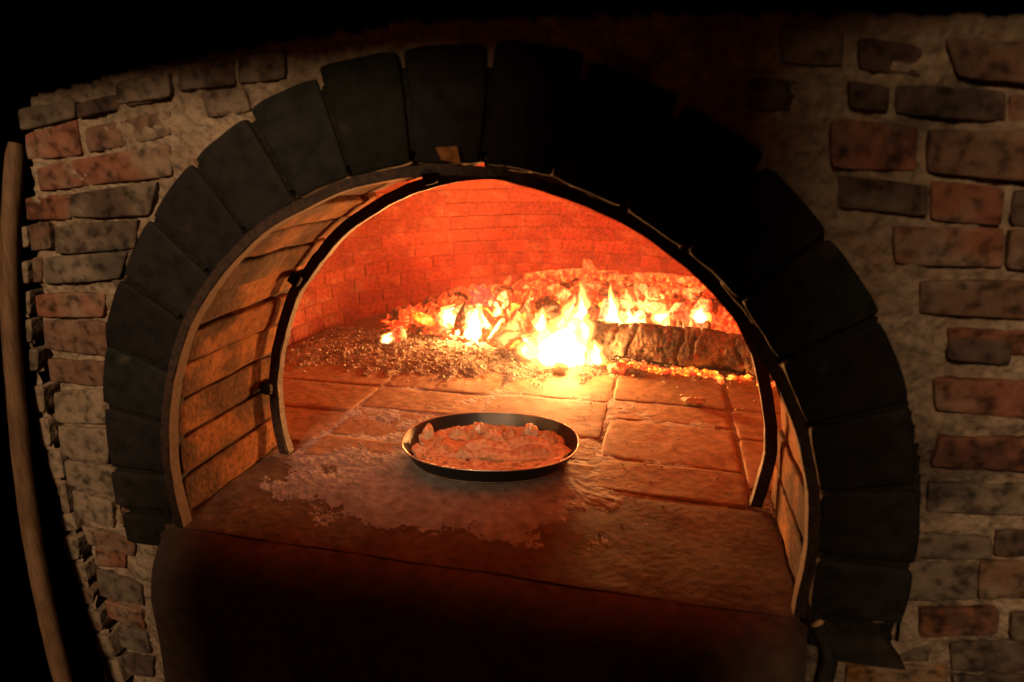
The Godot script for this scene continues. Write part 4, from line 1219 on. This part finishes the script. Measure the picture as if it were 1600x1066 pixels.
func _ready() -> void:
	# camera
	var cam := Camera3D.new()
	cam.name = "camera"
	add_child(cam)
	cam.position = Vector3(0.3165, 0.665, 0.912)
	cam.rotation = Vector3(deg_to_rad(-16.5), deg_to_rad(13.0), 0)
	cam.fov = 2.0 * rad_to_deg(atan(533.0 / 1024.0))
	var lens := CameraAttributesPhysical.new()
	lens.frustum_focal_length = 23.05
	lens.frustum_focus_distance = 1.55
	lens.exposure_aperture = 3.2
	cam.attributes = lens
	cam.near = 0.05
	cam.far = 30.0
	# air and exposure: a dark room
	var env := Environment.new()
	env.background_mode = Environment.BG_COLOR
	env.background_color = Color(0, 0, 0)
	env.tonemap_mode = Environment.TONE_MAPPER_LINEAR
	env.tonemap_exposure = 1.0
	env.sdfgi_enabled = true
	env.ssao_enabled = true
	env.ssil_enabled = true
	var we := WorldEnvironment.new()
	we.name = "world"
	we.environment = env
	add_child(we)
	# the warm room lamp, high behind the viewer; an added post between it and the oven shades the middle of the facade
	var hanging := thing("hanging_lamp", "round warm globe lamp hanging from a cord out in the room", "lamp", Vector3(-0.12, 2.30, 2.90))
	var ball := SphereMesh.new()
	ball.radius = 0.21
	ball.height = 0.42
	obj("bulb", ball, glow(Color(1.0, 0.66, 0.38), 2.0), hanging)
	var cap := CylinderMesh.new()
	cap.top_radius = 0.02
	cap.bottom_radius = 0.03
	cap.height = 0.07
	obj("socket", cap, plain(Color(0.04, 0.035, 0.03), 0.5), hanging, Vector3(0, 0.24, 0))
	var cord := CylinderMesh.new()
	cord.top_radius = 0.004
	cord.bottom_radius = 0.004
	cord.height = 1.1
	obj("cord", cord, plain(Color(0.04, 0.035, 0.03), 0.7), hanging, Vector3(0, 0.82, 0))
	var lamp := OmniLight3D.new()
	lamp.name = "room_lamp"
	lamp.light_color = Color(1.0, 0.66, 0.38).linear_to_srgb()
	lamp.light_energy = 7.6
	lamp.light_size = 0.20
	lamp.omni_range = 12.0
	lamp.omni_attenuation = 2.0
	lamp.shadow_enabled = true
	hanging.add_child(lamp)

	n1.noise_type = FastNoiseLite.TYPE_SIMPLEX_SMOOTH
	n1.frequency = 0.12
	n1.fractal_octaves = 2
	n2.noise_type = FastNoiseLite.TYPE_SIMPLEX_SMOOTH
	n2.frequency = 0.08
	n2.seed = 5
	n2.fractal_octaves = 3
	make_materials()
	M.soot_plain = plain(Color(0.045, 0.03, 0.022), 1.0)

	var oven := thing("brick_oven", "wood-fired brick oven with a wide arched mouth", "oven")
	build_facade(oven)
	build_arch(oven)
	build_throat(oven)
	build_chamber(oven)
	build_hearth()
	build_around()
	build_embers()
	build_fire()
	build_pan()
	build_food()
	env.volumetric_fog_enabled = true
	env.volumetric_fog_density = 0.0
	for a in [[Vector3(0.02, 0.13, -0.47), Vector3(0.11, 0.20, 0.08), 0.8], [Vector3(0.05, 0.10, -0.46), Vector3(0.05, 0.16, 0.05), 0.9], [Vector3(-0.04, 0.08, -0.45), Vector3(0.08, 0.11, 0.06), 0.8], [Vector3(-0.01, 0.09, -0.45), Vector3(0.04, 0.14, 0.04), 0.9], [Vector3(0.09, 0.07, -0.45), Vector3(0.05, 0.09, 0.05), 0.8], [Vector3(0.0, 0.20, -0.50), Vector3(0.14, 0.16, 0.10), 0.5]]:
		var f := FogVolume.new()
		f.name = numbered("steam")
		f.shape = RenderingServer.FOG_VOLUME_SHAPE_ELLIPSOID
		f.size = a[1]
		var fm := FogMaterial.new()
		fm.density = a[2]
		fm.albedo = Color(0.95, 0.95, 0.95)
		f.material = fm
		add_child(f)
		f.position = a[0]
		tag(f, "thin wisp of steam rising from the hot pan", "steam", "steam over the pan", "stuff")
	var smoke := FogVolume.new()
	smoke.name = "smoke"
	smoke.shape = RenderingServer.FOG_VOLUME_SHAPE_BOX
	smoke.size = Vector3(1.7, 0.60, 1.35)
	var sm := FogMaterial.new()
	sm.density = 0.025
	sm.albedo = Color(0.9, 0.9, 0.9)
	smoke.material = sm
	add_child(smoke)
	smoke.position = Vector3(0, 0.305, -1.09)
	tag(smoke, "thin smoke hanging inside the oven chamber", "smoke", "", "stuff")
